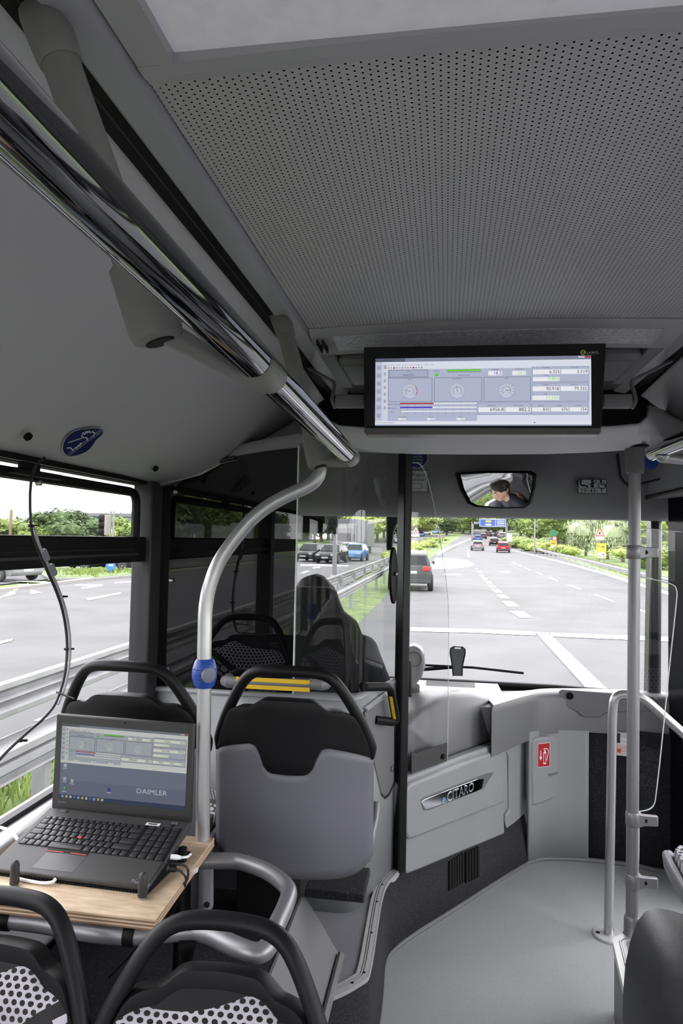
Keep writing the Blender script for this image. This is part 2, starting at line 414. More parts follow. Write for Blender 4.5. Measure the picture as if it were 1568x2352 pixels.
b = MB(); b.grid([[V((x, y, arch(x) + .03)) for x in xs] for y in (.9, 2.05)]); obj('void_lining', b, VOID, ce)
# seam bar and luminaire frame behind the panel
b = MB(); b.loft([[V((x, .885, arch(x) - .004)), V((x, .905, arch(x) - .001)), V((x, .905, arch(x) + .02)), V((x, .885, arch(x) + .02))] for x in xs]); obj('seam_bar', b, CEILB, ce)
b = MB(); b.loft([[V((x, .862, arch(x) - .006)), V((x, .886, arch(x) - .006)), V((x, .886, arch(x) + .02)), V((x, .862, arch(x) + .02))] for x in xs]); obj('light_frame', b, CEILB, ce)
for x0, x1 in ((-.43, -.377), (.617, .68)):
    b = MB(); b.box((x0, -.35, 2.246), (x1, .864, 2.27)); obj('light_frame', b, CEILB, ce)
b = MB(); b.box((-.43, -6.1, 2.24), (.68, -.33, 2.28)); obj('rear_ceiling_panel', b, CANT, ce)
b = MB(); b.box((XL, -6.2, 2.30), (XR, 4.2, 2.34)); struct('roof', b, BLACKM, 'outer roof skin of the bus')
DIFF = mat('prismatic_diffuser', (.74, .72, .77), .35, bump=.6, scale=60, var=.06, vscale=30, emit=.02)
lp = thing('ceiling_light', 'large flush ceiling light with prismatic diffuser in grey frame overhead', 'ceiling light', (.12, .3, 2.26))
b = MB(); b.box((-.378, -.34, 2.262), (.618, .864, 2.275)); obj('diffuser', b, DIFF, lp)
# front light strip ahead of the perforated panel
fl = thing('light_strip', 'narrow ceiling light strip with clear lens above the wide screen', 'light strip', (.12, 2.1, 2.25))
b = MB(); b.loft([[V((x, 2.048, arch(x) - .003)), V((x, 2.075, arch(x) - .016)), V((x, 2.25, arch(x) - .03)), V((x, 2.25, arch(x) + .01)), V((x, 2.048, arch(x) + .015))] for x in xs]); obj('housing', b, mat('strip_housing', (.36, .355, .37), .4), fl)
LENS = mat('ribbed_lens', (.5, .49, .54), .2, bump=.9, scale=120, var=.25, vscale=90)
b = MB(); b.loft([[V((x, 2.09, arch(x) - .0195)), V((x, 2.21, arch(x) - .029)), V((x, 2.21, arch(x) - .026)), V((x, 2.09, arch(x) - .016))] for x in [-.36 + .98 * i / 10 for i in range(11)]]); obj('lens', b, LENS, fl)
for k in range(2):
    for j in range(2): b = MB(); b.box((-.412 + .018 * k, 2.085 + .055 * j, 2.21), (-.408 + .018 * k, 2.13 + .055 * j, 2.2265)); obj('vent_slot', b, BLACKM, fl)
# roof trims, channels and cant panels on both sides
TRIM = mat('roof_trim_satin', (.4, .4, .41), .35, metal=.2)
cs = [(-.53, 2.243), (-.575, 2.225), (-.66, 2.178), (-.77, 2.095), (-.88, 1.998), (-.97, 1.905), (-1.04, 1.832), (-1.08, 1.811), (-1.135, 1.808)]
csf = [V((p.x, 0, p.y)) for p in catmull([V((a, c, 0)) for a, c in cs], 4)]
seamL = [V((-.5, 2.93, 2.235)), V((-.6, 2.80, 2.12)), V((-.72, 2.66, 2.0)), V((-.83, 2.54, 1.905)), V((-.93, 2.46, 1.838)), V((-1.0, 2.45, 1.815)), V((-1.1, 2.47, 1.803))]
for side, f in (('left', lambda p: V(p)), ('right', mir)):
    t = thing('ceiling_trim_' + side, None, None, f((-.5, 1.5, 2.24)), kind='structure'); t['label'] = side + ' roof trim strip and black seat rail channel'
    b = MB(); b.loft([[f((-.432, y, 2.252)), f((-.44, y, 2.238)), f((-.452, y, 2.234)), f((-.484, y, 2.228)), f((-.49, y, 2.232)), f((-.49, y, 2.27)), f((-.43, y, 2.27))] for y in (-6, 2.95)]); obj('trim_strip', b, TRIM, t)
    b = MB(); b.loft([[f((-.489, y, 2.236)), f((-.535, y, 2.231)), f((-.535, y, 2.262)), f((-.489, y, 2.262))] for y in (-6, 2.95)]); obj('channel', b, BLACK, t)
    b = MB(); b.tube([f((-.512, -6, 2.2335)), f((-.512, 2.95, 2.2335))], .0015, 6); obj('channel_lip', b, PILLAR, t)
    # cant panel: rows follow the section, front row ends on the slanting seam
    n = len(csf); sm = catmull(seamL, 5); fr = []
    for p in csf:
        xx = min(max(p.x, -1.1), -.5); i_ = next((k for k in range(len(sm) - 1) if sm[k].x >= xx >= sm[k + 1].x), len(sm) - 2); q = sm[i_].lerp(sm[i_ + 1], (xx - sm[i_].x) / ((sm[i_ + 1].x - sm[i_].x) or 1)); fr.append(V((p.x, q.y, q.z + (.006 if p.x > -.56 else 0))))
    rows = [[f((p.x, y, p.z)) for p in csf] for y in (-6, -2, 0, 1, 1.8, 2.2)] + [[f(p) for p in fr]]
    b = MB(); b.grid(rows); w = struct('wall_cant_' + side, b, CANT, side + ' curved grey roof side panel above the windows', solid=.012, off=1, smooth=60)
    b = MB()
    for px, py in ((75, 1003), (365, 1077)):
        p = at(px, py, X=-1.0); 
        if side == 'left': b.lathe(f(p + V((-.012, 0, 0))), V((1, 0, -.9)), [(.011, -.004), (.011, .004), (.006, .006), (.005, .002)], 12)
    if side == 'left': obj('screw', b, BLACK, w)
    else: b.b.free()
# front dome
rearL = [V((-1.1, 2.47, 1.803)), V((-.93, 2.46, 1.838)), V((-.83, 2.54, 1.905)), V((-.72, 2.66, 2.0)), V((-.60, 2.80, 2.12)), at(738, 940, Y=2.72), at(752, 962, Y=2.5), at(778, 976, Y=2.32), at(835, 981, Y=2.25)]
midr = [at(x, 981, Y=2.25) for x in (920, 1020, 1120, 1220, 1300)]
rear = rearL + midr + [mir(p) for p in rearL[::-1]]
frontL = [V((-1.1, 2.5, 1.80)), V((-.93, 2.5, 1.858)), V((-.84, 2.505, 1.885)), V((-.74, 2.51, 1.91)), V((-.65, 2.515, 1.928)), V((-.56, 2.525, 1.942)), V((-.48, 2.56, 1.95)), V((-.4, 2.62, 1.955)), V((-.3, 2.70, 1.957))]
front = frontL + [V((x, 2.76 - .2 * (x - .12) ** 2, 1.957)) for x in (-.14, .03, .12, .21, .38)] + [V((2 * XC - p.x, max(p.y, 2.6), p.z)) for p in frontL[::-1]]
rows = []
for t in (0, .15, .4, .7, 1):
    rows.append([a.lerp(c, t) - V((0, 0, .02 * math.sin(PI * t) * (1 if abs(a.x - .12) < .7 else .3))) for a, c in zip(rear, front)])
rows.append([p + V((0, .012, .012)) for p in front]); rows.append([p + V((0, .02, .06)) for p in front])
b = MB(); b.grid(rows); struct('ceiling_dome', b, DOME, 'curved grey front dome above the driver cab', solid=.008, off=1, smooth=50)
# dark recess above the dome behind the screen
b = MB(); b.box((-.75, 3.0, 2.03), (1.0, 3.03, 2.3)); struct('wall_recess', b, BLACKM, 'black back of the recess behind the screen')
b = MB(); b.box((-.43, 2.25, 2.255), (.68, 3.0, 2.27)); struct('ceiling_recess', b, mat('recess_dark', (.12, .12, .124), .6), 'dark ceiling of the recess behind the screen')
for s in (0, 1):
    f = (lambda p: V(p)) if not s else mir
    b = MB(); b.prism([f((-.428, 2.25, 2.215)), f((-.428, 2.72, 2.215)), f((-.428, 2.72, 2.26)), f((-.428, 2.25, 2.26))], V((.05 if not s else -.05, 0, 0)))
    struct('trim_7' if not s else 'trim_8', b, mat('recess_grey', (.2, .2, .208), .5), ('left' if not s else 'right') + ' dark grey recess cheek beside the screen', bevel=.004)
    b = MB(); b.box(f((-.38 if not s else -.38, 2.3, 2.2)), f((-.25, 2.62, 2.255)) if not s else f((-.25, 2.62, 2.255))); struct('trim_9' if not s else 'trim_10', b, MATS['recess_grey'], ('left' if not s else 'right') + ' dark grey housing block behind the screen', bevel=.02)
# ------------------------------------------------------------------ side walls, windows
def wall_side(side, f, wins, y1):
    b = MB(); b.box(f((XL - .05, -6.2, -.3)), f((XL, y1, .834))); struct('wall_' + side, b, CANT, side + ' lower side wall of the bus')
    b = MB(); b.box(f((XL - .05, -6.2, 1.79)), f((XL, 4.0, 2.32))); struct('wall_upper_' + side, b, BLACKM, side + ' upper side wall behind the roof panels')
wall_side('left', lambda p: V(p), None, 4.0)
wall_side('right', mir, None, 2.56)
LEDGE = mat('satin_silver_ledge', (.55, .56, .57), .3, metal=.25)
b = MB(); b.loft([[(XL, y, .838), (XL + .03, y, .838), (XL + .06, y, .825), (XL + .07, y, .79), (XL + .07, y, .7), (XL, y, .7)] for y in (-6, 2.44)]); struct('window_sill_left', b, LEDGE, 'satin silver ledge below the left window', bevel=.006)
b = MB(); b.box((XL - .012, -6, .832), (XL + .012, 2.44, .852)); struct('trim_11', b, RUBBER, 'black rubber gasket at the foot of the left window')
# left windows: panes, posts, headers, hopper sash
def post(y0, y1, f, lab, nm, x1=.055):
    b = MB(); b.loft([[f((XL - .03, y0, z)), f((XL + x1, y0 + .012, z)), f((XL + x1 + .004, (y0 + y1) / 2, z)), f((XL + x1, y1 - .012, z)), f((XL - .03, y1, z))] for z in (.7, 1.85)]); return struct(nm, b, PILLAR, lab, bevel=.006)
post(2.405, 2.53, lambda p: V(p), 'dark textured window pillar at the driver partition', 'window_post_1', .04)
k = 2
for y in (.78, -.72, -2.22, -3.72, -5.22):
    post(y, y + .12, lambda p: V(p), 'dark left window pillar behind the camera', 'window_post_%d' % k); k += 1
for y in (2.44, .9, -.62, -2.12, -3.62, -5.12):
    post(y, y + .12, mir, 'dark right window pillar beside the seats', 'window_post_%d' % k); k += 1
wl = thing('window_1', None, None, (XL, 1.6, .86), kind='structure'); wl['label'] = 'left window with dark framed tilting vent sash'
b = MB(); b.box((XL - .006, .90, .84), (XL, 2.45, 1.81)); obj('pane', b, GLASS, wl)
b = MB(); b.box((XL - .01, .88, 1.792), (XL + .02, 2.46, 1.82)); obj('header_bar', b, BLACK, wl)
b = MB(); b.box((XL - .012, 2.415, .84), (XL + .014, 2.45, 1.81)); obj('gasket', b, RUBBER, wl)
b = MB(); b.tube(fillet([(XL + .012, .9, 1.756), (XL + .012, 2.345, 1.756), (XL + .012, 2.345, 1.58)], .05), .0165, 8); obj('sash_frame', b, BLACK, wl)
b = MB(); b.box((XL, .88, 1.504), (XL + .026, 2.41, 1.595)); obj('sash_rail', b, BLACK, wl, bevel=.006)
b = MB(); b.box((XL + .02, .88, 1.548), (XL + .03, 2.30, 1.552)); b.box((XL + .02, .88, 1.528), (XL + .034, 2.33, 1.538)); obj('rail_groove', b, PILLAR, wl, bevel=.003)
b = MB(); b.box((XL + .012, 1.575, 1.752), (XL + .05, 1.8, 1.768)); b.box((XL + .012, 1.64, 1.768), (XL + .03, 1.72, 1.79)); obj('sash_latch', b, BLACK, wl, bevel=.004)
b = MB(); b.lathe((XL + .028, 1.705, 1.738), (1, 0, 0), [(.009, 0), (.009, .012), (.005, .014)], 10); obj('latch_knob', b, SCREW, wl)
for i, (y0, y1) in enumerate(((-.6, .78), (-2.1, -.72), (-3.6, -2.22), (-5.1, -3.72))):
    w = thing('window_%d' % (2 + i), None, None, (XL, y0, .86), kind='structure'); w['label'] = 'left side window pane behind the camera'
    b = MB(); b.box((XL - .006, y0, .86), (XL, y1, 1.80)); obj('pane', b, GLASS, w)
    b = MB(); b.box((XL, y0, 1.508), (XL + .026, y1, 1.596)); obj('sash_rail', b, BLACK, w)
for i, (y0, y1) in enumerate(((1.02, 2.44), (-.5, .9), (-2.0, -.62), (-3.5, -2.12), (-5.0, -3.62))):
    w = thing('window_%d' % (6 + i), None, None, (XR, y0, .86), kind='structure'); w['label'] = 'right side window pane of the bus'
    b = MB(); b.box((XR, y0, .86), (XR + .006, y1, 1.80)); obj('pane', b, GLASS, w)
# rear end wall
b = MB(); b.box((XL, -6.25, 0), (XR, -6.2, 1.1)); b.box((XL, -6.25, 1.85), (XR, -6.2, 2.3)); struct('wall_rear', b, CANT, 'rear end wall of the bus')
# rear-seat things behind the camera are left out; windscreen side
b = MB(); b.box((XL - .02, 4.03, -.3), (XR, 4.06, .79)); struct('wall_front', b, BLACK, 'front bulkhead below the windscreen')
ws = thing('window_11', None, None, (XC, 4.0, .8), kind='structure'); ws['label'] = 'wide windscreen of the bus'
b = MB(); b.grid([[V((XL + 2.36 * i / 12, 4.06 - .10 * ((i - 6) / 6) ** 2 + (.0 if z < 1 else -.04), z)) for i in range(13)] for z in (.75, 2.0)]); obj('pane', b, GLASS, ws, smooth=60)
b = MB(); b.tube([(XL + .06, 3.93, .795), (XC - .5, 4.02, .795), (XC, 4.03, .795), (XC + .5, 4.02, .795), (1.17, 3.93, .795)], .014, 8); obj('gasket', b, RUBBER, ws)
# left cab side window (driver) and both A-pillars
dw = thing('window_12', None, None, (XL, 3.2, .9), kind='structure'); dw['label'] = 'driver side window beyond the black partition'
b = MB(); b.box((XL - .006, 2.6, .86), (XL, 3.85, 1.80)); obj('pane', b, GLASS, dw)
b = MB(); b.box((XL - .03, 3.85, .6), (XL + .06, 4.0, 2.1)); struct('window_post_13', b, BLACK, 'left front pillar of the cab')
pa = [at(1497, 1184, Y=3.72), at(1521, 1184, Y=3.72), at(1518, 1588, Y=3.72), at(1488, 1588, Y=3.72)]
b = MB(); b.loft([[p, p + V((.0, .09, 0)), q + V((0, .09, 0)), q, q + V((-.3 * (q - p).x, -.012, 0)), p + V((.3 * (q - p).x, -.012, 0))] for p, q in ((pa[3] + V((0, 0, -.1)), pa[2] + V((0, 0, -.1))), (pa[0] + V((0, 0, .25)), pa[1] + V((0, 0, .25))))])
struct('window_post_14', b, mat('pillar_gloss', (.012, .012, .013), .22), 'glossy black right front pillar beside the windscreen', bevel=.008)
# right front door leaf: dark glossy forward strip, clear rear glass
dr = thing('door_1', None, None, (1.22, 3.2, 0), kind='structure'); dr['label'] = 'front entrance door leaf with dark glossy panel'
d0 = at(1534, 1500, Y=3.64); d0.z = 0; d1 = V((XR - .04, 2.62, 0)); dd = (d1 - d0); n = V((dd.y, -dd.x, 0)).normalized() * .03
if n.x < 0: n = -n
def leaf(t0, t1, z0, z1): a, c = d0 + dd * t0, d0 + dd * t1; return [a + V((0, 0, z0)), c + V((0, 0, z0)), c + V((0, 0, z1)), a + V((0, 0, z1))]
b = MB(); b.prism(leaf(0, .34, .02, 2.0), n); obj('dark_panel', b, mat('door_dark_panel', (.006, .006, .009), .2, spec=.08), dr)
b = MB(); b.prism(leaf(.36, .96, .12, 1.95), n * .2); obj('pane', b, GLASS, dr)
for t0, t1, z0, z1 in ((.34, .36, .02, 2), (.96, 1, .02, 2), (.36, .96, .02, .12), (.36, .96, 1.93, 2)):
    b = MB(); b.prism(leaf(t0, t1, z0, z1), n); obj('leaf_frame', b, BLACK, dr)
b = MB(); b.box((1.0, 2.56, 1.84), (XR, 3.75, 2.3)); struct('trim_12', b, mat('door_header', (.3, .3, .31), .5), 'grey cover over the entrance door')
b = MB(); b.tube([(1.0, 2.6, 1.842), (1.0, 3.7, 1.842)], .012, 8); struct('trim_13', b, RUBBER, 'black edge strip under the door header')
# ------------------------------------------------------------------ header over the windscreen with mirror bulge
hc = at(1142, 1125, Y=3.58)
rows = []
for j in range(9):
    t = j / 8; r = []
    for i in range(41):
        x = XL + .05 + 2.3 * i / 40; z = 2.10 - .362 * t; y = 3.56 + .06 * t + .05 * (x - XC) ** 2
        ex, ez = (x - hc.x) / .40, (z - hc.z) / .17; g = math.exp(-(ex * ex + ez * ez) ** 1.6)
        y -= .075 * g; ed = math.exp(-((z - 1.80) / .03) ** 2) * .012 * (1 if x > .55 or x < -.0 else 0); y -= ed
        r.append(V((x, y, z)))
    rows.append(r)
rows.append([V((p.x, p.y + .03, p.z - .012)) for p in rows[-1]]); rows.append([V((p.x, 3.98, 1.76)) for p in rows[-1]])
b = MB(); b.grid(rows); hd = struct('wall_header', b, HEADER, 'moulded grey header over the windscreen holding the mirror', smooth=50)
b = MB(); b.box((XL, 3.7, 2.0), (XR, 4.05, 2.3)); struct('wall_front_top', b, BLACKM, 'roof front above the header')
# door-frame seam on the header right
b = MB(); b.tube(fillet([at(1417, 1043, Y=3.5), at(1424, 1100, Y=3.5), at(1445, 1118, Y=3.5)], .04), .008, 6); b.tube([at(1445, 1118, Y=3.5), at(1525, 1098, Y=3.42)], .006, 6); obj('seam', b, RUBBER, hd)
# ------------------------------------------------------------------ interior mirror
mc = V((.243, 3.40, 1.853)); nm = (((EYE - mc).normalized() + (V((-.60, 3.10, 1.30)) - mc).normalized())).normalized()
mir_t = thing('rear_view_mirror', 'wide tilted interior mirror reflecting the driver under the header', 'mirror', mc)
mp = [(1047, 1087), (1120, 1083), (1217, 1083), (1229, 1091), (1227, 1120), (1218, 1157), (1206, 1166), (1150, 1167), (1092, 1163), (1075, 1155), (1058, 1124)]
mq = [onplane(x, y, mc, nm) for x, y in mp]; cen = sum(mq, V()) / len(mq)
b = MB(); b.loft([[p - nm * .012 for p in mq], [p + nm * .010 for p in mq], [cen + (p - cen) * .955 + nm * .014 for p in mq], [cen + (p - cen) * .935 + nm * .006 for p in mq]], caps=False); b.face([v for v in b.b.verts[:len(mq)]] if False else [b.b.verts.new(p - nm * .012) for p in mq]); obj('mirror_frame', b, BLACK, mir_t)
MIRROR = mat('mirror_silver', (.86, .87, .88), .005, metal=1.)
Rm = 2.6; um, wm = frame_of(nm); b = MB(); rr = []
for k in (0, .25, .5, .75, .94):
    ring = []
    for p in mq:
        q = cen + (p - cen) * max(k, .002); d2 = (q - cen).length_squared; ring.append(q + nm * (.008 + (.05 ** 2 - d2) / (2 * Rm)))
    rr.append(ring)
b.loft(rr, caps=False); b.face([b.b.verts.new(v) for v in rr[0]]); obj('mirror_glass', b, MIRROR, mir_t, smooth=180)
b = MB(); b.tube([mc - nm * .012, V((mc.x + .04, 3.56, mc.z + .03))], .05, 12); obj('mirror_mount', b, HEADER, mir_t)
# ------------------------------------------------------------------ stickers on the header
PRINT = colour_mat('printed_ink', 0, .45)
def sticker(name, px0, px1, Y, label, cat='sticker'):
    """flat print between two picked corners (lower-left, upper-right) facing the rear"""
    a, c = at(*px0, Y=Y), at(*px1, Y=Y); return Ink(a, (1, 0, 0), (0, 0, 1)), c.x - a.x, c.z - a.z
def hdY(x, z): # header surface depth
    t = (2.10 - z) / .362; y = 3.56 + .06 * t + .05 * (x - XC) ** 2; ex, ez = (x - hc.x) / .40, (z - hc.z) / .17
    return y - .075 * math.exp(-(ex * ex + ez * ez) ** 1.6)
Y0 = 3.545
k, w, h = sticker('', (932, 1077), (983, 1024), 3.515, '')
k.disc(w / 2, h / 2, w / 2, '#cfd6e0', 1, 28); k.disc(w / 2, h / 2, w * .475, '#12255c', 2, 28)
for i, s in enumerate(('Bitte während', 'der Fahrt', 'nicht mit', 'dem Fahrer', 'sprechen')): k.text(s, w / 2, h * (.74 - .125 * i), h * .085, '#dfe4ee', 3, 'c', 1.0)
tag(k.build('round_sticker', PRINT), 'round blue notice with white German lettering hung under the dome edge', 'sticker')
k, w, h = sticker('', (930, 1130), (983, 1080), 3.525, '')
k.rect(0, 0, w, h, '#1c1c1c', 1); k.rect(.003, .003, w - .003, h - .003, '#c2c6c6', 2); k.text('Wagen-', w * .56, h * .72, h * .15, '#151515', 3, 'c'); k.text('nummer', w * .52, h * .5, h * .15, '#151515', 3, 'c'); k.frame(w * .22, h * .16, w * .74, h * .4, .002, '#333333', 3)
tag(k.build('number_plate_sticker', PRINT), 'grey plate lettered Wagennummer with an empty number field on the header', 'sticker')
k, w, h = sticker('', (1327, 1134), (1393, 1101), 3.555, '')
k.rect(0, 0, w, h, '#161616', 1); k.rect(.003, .003, w - .003, h - .003, '#c2c6c6', 2)
for i, s in enumerate(('29', '43', '1')):
    x = w * (.18 + .32 * i); k.text(s, x, h * .07, h * .3, '#111111', 3, 'c', 1.0, .0006)
    if i: k.rect(w * (.02 + .32 * i), .004, w * (.02 + .32 * i) + .0015, h - .004, '#333333', 3)
k.rect(.003, h * .4, w - .003, h * .4 + .0015, '#333333', 3)
x = w * .17; k.line([(x - .03, h * .88), (x - .022, h * .5), (x - .024, h * .46)], .006, '#151515', 3); k.line([(x - .012, h * .78), (x - .01, h * .58), (x + .014, h * .56), (x + .024, h * .46)], .009, '#151515', 3); k.disc(x - .012, h * .87, .007, '#151515', 3)
x = w * .5; k.line([(x, h * .8), (x, h * .6), (x - .005, h * .45)], .012, '#151515', 3); k.line([(x, h * .6), (x + .007, h * .45)], .007, '#151515', 3); k.line([(x + .018, h * .92), (x + .012, h * .74), (x, h * .74), (x - .012, h * .62)], .005, '#151515', 3); k.disc(x, h * .89, .007, '#151515', 3)
x = w * .83; k.arc(x, h * .58, .017, 0, 360, .004, '#151515', 3); k.line([(x - .004, h * .82), (x - .003, h * .64), (x + .014, h * .62), (x + .022, h * .47)], .005, '#151515', 3); k.disc(x - .005, h * .88, .006, '#151515', 3)
tag(k.build('capacity_sticker', PRINT), 'small grey plate with seat, standing and wheelchair pictograms reading 29 43 1', 'sticker')
# small grip-rail pictogram on the left roof panel
o = at(142, 1046, X=-.975) + V((.02, 0, -.01)); u = V((0, 1, 0)); pts = [(142, 1030), (148, 1008), (165, 992), (190, 984), (222, 982), (238, 986), (236, 997), (222, 1010), (208, 1030), (190, 1042), (165, 1049), (150, 1047)]
cn = V((.70, 0, -.70)).normalized()
pl0 = V((-1.005, 1.75, 1.8655)); P3 = [onplane(x, y, pl0 + cn * .004, cn) for x, y in pts]
uu = V((0, 1, 0)); vv = cn.cross(uu); vv = vv if vv.z > 0 else -vv
k = Ink(pl0 + cn * .004, uu, vv)
if k.n.dot(cn) < 0: k.n = -k.n
def uv(x, y): q = onplane(x, y, pl0 + cn * .004, cn) - k.o; return (q.dot(k.u), q.dot(k.v))
sh = [uv(p.x, p.y) for p in catmull([V((x, y, 0)) for x, y in pts], 4, True)]; cu = sum(a for a, _ in sh) / len(sh); cv = sum(c for _, c in sh) / len(sh)
k.poly(sh, '#b9bdc0', 1); k.poly([(cu + (a - cu) * .95, cv + (c - cv) * .95) for a, c in sh], '#0b1a5a', 2)
k.poly([uv(186, 985), uv(222, 983), uv(235, 987), uv(233, 995), uv(220, 1000), uv(192, 990)], '#22344a', 3)
for ln in ([(152, 1045), (232, 985)], [(156, 1047), (235, 988)]): k.line([uv(*p) for p in ln], .0035, '#aab0b6', 4)
for ln in ([(152, 1028), (160, 1027), (168, 1034)], [(155, 1016), (178, 1008), (186, 1006), (190, 1001)], [(168, 1034), (172, 1026), (177, 1029), (178, 1021), (183, 1024), (183, 1016), (187, 1018)], [(186, 1002), (190, 992), (194, 997), (197, 989), (200, 994), (203, 988), (206, 993), (212, 990)], [(187, 1004), (198, 1004), (200, 1011)], [(211, 990), (217, 994), (212, 1003)]): k.line([uv(*p) for p in ln], .004, '#d3d8de', 5)
tag(k.build('grip_sticker', PRINT), 'blue drop-shaped sticker of hands gripping a rail above the left window', 'sticker')
# ------------------------------------------------------------------ driver partition and cab
YP = 2.5
plan = fillet([(XL, YP, 0), (-.315, YP, 0), (-.195, 2.87, 0)], .07, 6)
def wallsheet(path, z0, z1, th, rows=2):
    b = MB(); b.grid([[V((p.x, p.y, z0 + (z1 - z0) * j / (rows - 1))) for p in path] for j in range(rows)]); return b
pt = thing('wall_partition', None, None, (-.7, YP, .25), kind='structure'); pt['label'] = 'grey driver partition with black panel and clear corner glass'
b = wallsheet(plan, .25, 1.015, .04); obj('lower_panel', b, PANEL, pt, solid=.003)
b = MB(); b.loft([[p + V((0, -.008, 1.005)), p + V((0, -.008, 1.022)), p + V((-.0, .04, 1.03)), p + V((0, .045, 1.0))] for p in plan]); obj('cap_rail', b, PANEL, pt, bevel=.006)
gp = [V((p.x, p.y + .012, 0)) for p in plan]
i0 = -.553
tq = [at(x, y, Y=YP + .008) for x, y in ((376, 1118), (402, 1114), (424, 1092), (446, 1073), (480, 1062), (540, 1048), (610, 1036), (686, 1028))]
b = MB(); b.prism([V((XL, YP + .008, 1.02)), V((i0, YP + .008, 1.02)), V((i0, YP + .008, tq[-1].z))] + tq[-2::-1] + [V((XL, YP + .008, 1.80))], (0, .01, 0)); obj('black_glass_panel', b, GLOSSBLK, pt)
b = MB(); b.tube([p + V((0, -.004, -.004)) for p in tq[1:6]], .007, 8); obj('edge_bead', b, PILLAR, pt)
b = MB(); b.box((XL, YP + .0, 1.0), (XL + .03, YP + .03, 1.8)); obj('side_seal', b, RUBBER, pt)
gpath = [V((i0, YP + .012, 0))] + [p for p in gp if p.x > i0 + .01]
b = wallsheet(gpath, 1.025, 1.96, .006); obj('corner_glass', b, SCREEN_GLASS, pt, smooth=80)
b = MB(); b.box((i0 - .003, YP + .003, 1.02), (i0 + .001, YP + .02, 1.95)); obj('glass_edge', b, EDGE, pt)
for px, py in ((392, 1333), (384, 1539), (402, 1130)):
    p = at(px, py, Y=YP); b = MB(); b.lathe(p + V((0, .01, 0)), (0, -1, 0), [(.009, 0), (.009, .012), (.005, .016)], 12); obj('fixing_screw', b, SCREW, pt)
# side inset panel of the cab, set in a black joint
sn = V((.952, -.306, 0)); sp = V((-.255, 2.685, 0)) + sn * .004
def on(pts, p, n, off=0): return [onplane(x, y, V(p) + n * off, n) for x, y in pts]
sidep = [(838, 1640), (848, 1622), (906, 1592), (905, 1795), (893, 1822), (884, 1830), (876, 1822), (862, 1760)]
b = MB(); b.prism(on(sidep, sp, sn, .004), -sn * .02); obj('side_inset', b, PANEL_D, pt, bevel=.004)
cenp = (872, 1715); big = [(cenp[0] + (x - cenp[0]) * 1.07, cenp[1] + (y - cenp[1]) * 1.05) for x, y in sidep]
b = MB(); b.prism(on(big, sp, sn, .0015), -sn * .02); obj('inset_joint', b, RUBBER, pt)
b = MB(); b.prism(on([(840, 1625), (905, 1575), (906, 1588), (846, 1634)], sp, sn, .012), -sn * .03); obj('side_rail', b, PANEL, pt, bevel=.005)
b = MB(); b.lathe(onplane(900, 1766, sp + sn * .006, sn), sn, [(.012, 0), (.012, .004), (.005, .006), (.004, .002)], 12); obj('lock', b, SCREW, pt)
# black door post
b = MB(); u = V((.6, .8, 0)); b.prism([V((-.205, 2.87, .25)), V((-.182, 2.885, .25)), V((-.15, 2.87, .25)), V((-.142, 2.84, .25)), V((-.172, 2.835, .25))], (0, 0, 1.72)); struct('pillar_1', b, mat('post_black', (.012, .012, .013), .3), 'slim black door post of the driver cab', bevel=.004)
b = MB(); b.tube(fillet([onplane(923, 1602, (-.2, 2.86, 0), V((.8, -.6, 0))), onplane(925, 1545, (-.2, 2.83, 0), V((.8, -.6, 0))), onplane(940, 1508, (-.2, 2.83, 0), V((.8, -.6, 0))), onplane(942, 1600, (-.2, 2.84, 0), V((.8, -.6, 0)))], .04), .008, 8); tag(obj('post_handle', b, RUBBER), 'thin black loop handle on the slim cab door post', 'handle')
# ------------------------------------------------------------------ grab handles with yellow grip strips
gh = thing('grab_bar', 'horizontal grey grab bar with yellow stripes on the black partition', 'grab bar', at(630, 1570, Y=2.44))
a, c = at(527, 1566, Y=2.44), at(735, 1572, Y=2.44)
b = MB(); b.tube([a, c], .018, 14); obj('bar', b, PANEL_D, gh)
for p, s in ((a, -1), (c, 1)):
    b = MB(); b.tube([p + V((s * -.04, 0, 0)), p + V((s * .005, 0, 0)), p + V((s * .018, .012, 0)), p + V((s * .02, .05, 0)), p + V((s * .02, .064, 0))], [.0195, .022, .021, .018, .018], 14); obj('end_bracket', b, PANEL_D, gh)
for dz in (.012, -.014):
    b = MB(); b.box(a + V((.03, -.0185, dz - .003)), c + V((-.035, -.013, dz + .0035))); obj('grip_strip', b, YEL, gh)
gh = thing('grab_bar', 'upright black grab handle with a yellow strip on the cab side', 'grab bar', onplane(870, 1620, sp, sn))
q = [onplane(838, 1578, sp, sn), onplane(872, 1574, sp, sn) + sn * .045, onplane(886, 1656, sp, sn) + sn * .045, onplane(860, 1653, sp, sn)]
b = MB(); b.tube(fillet([q[0], q[1], q[2], q[3]], .03), .0165, 12); obj('grip', b, BLACK, gh)
b = MB(); s0, s1 = q[1].lerp(q[2], .25), q[1].lerp(q[2], .88); tv = V((-.2, -1, 0)).normalized(); sd = (s1 - s0).cross(tv).normalized() * .006
b.prism([s0 + tv * .018 - sd, s1 + tv * .018 - sd, s1 + tv * .018 + sd, s0 + tv * .018 + sd], tv * -.006); obj('grip_strip', b, YEL, gh)
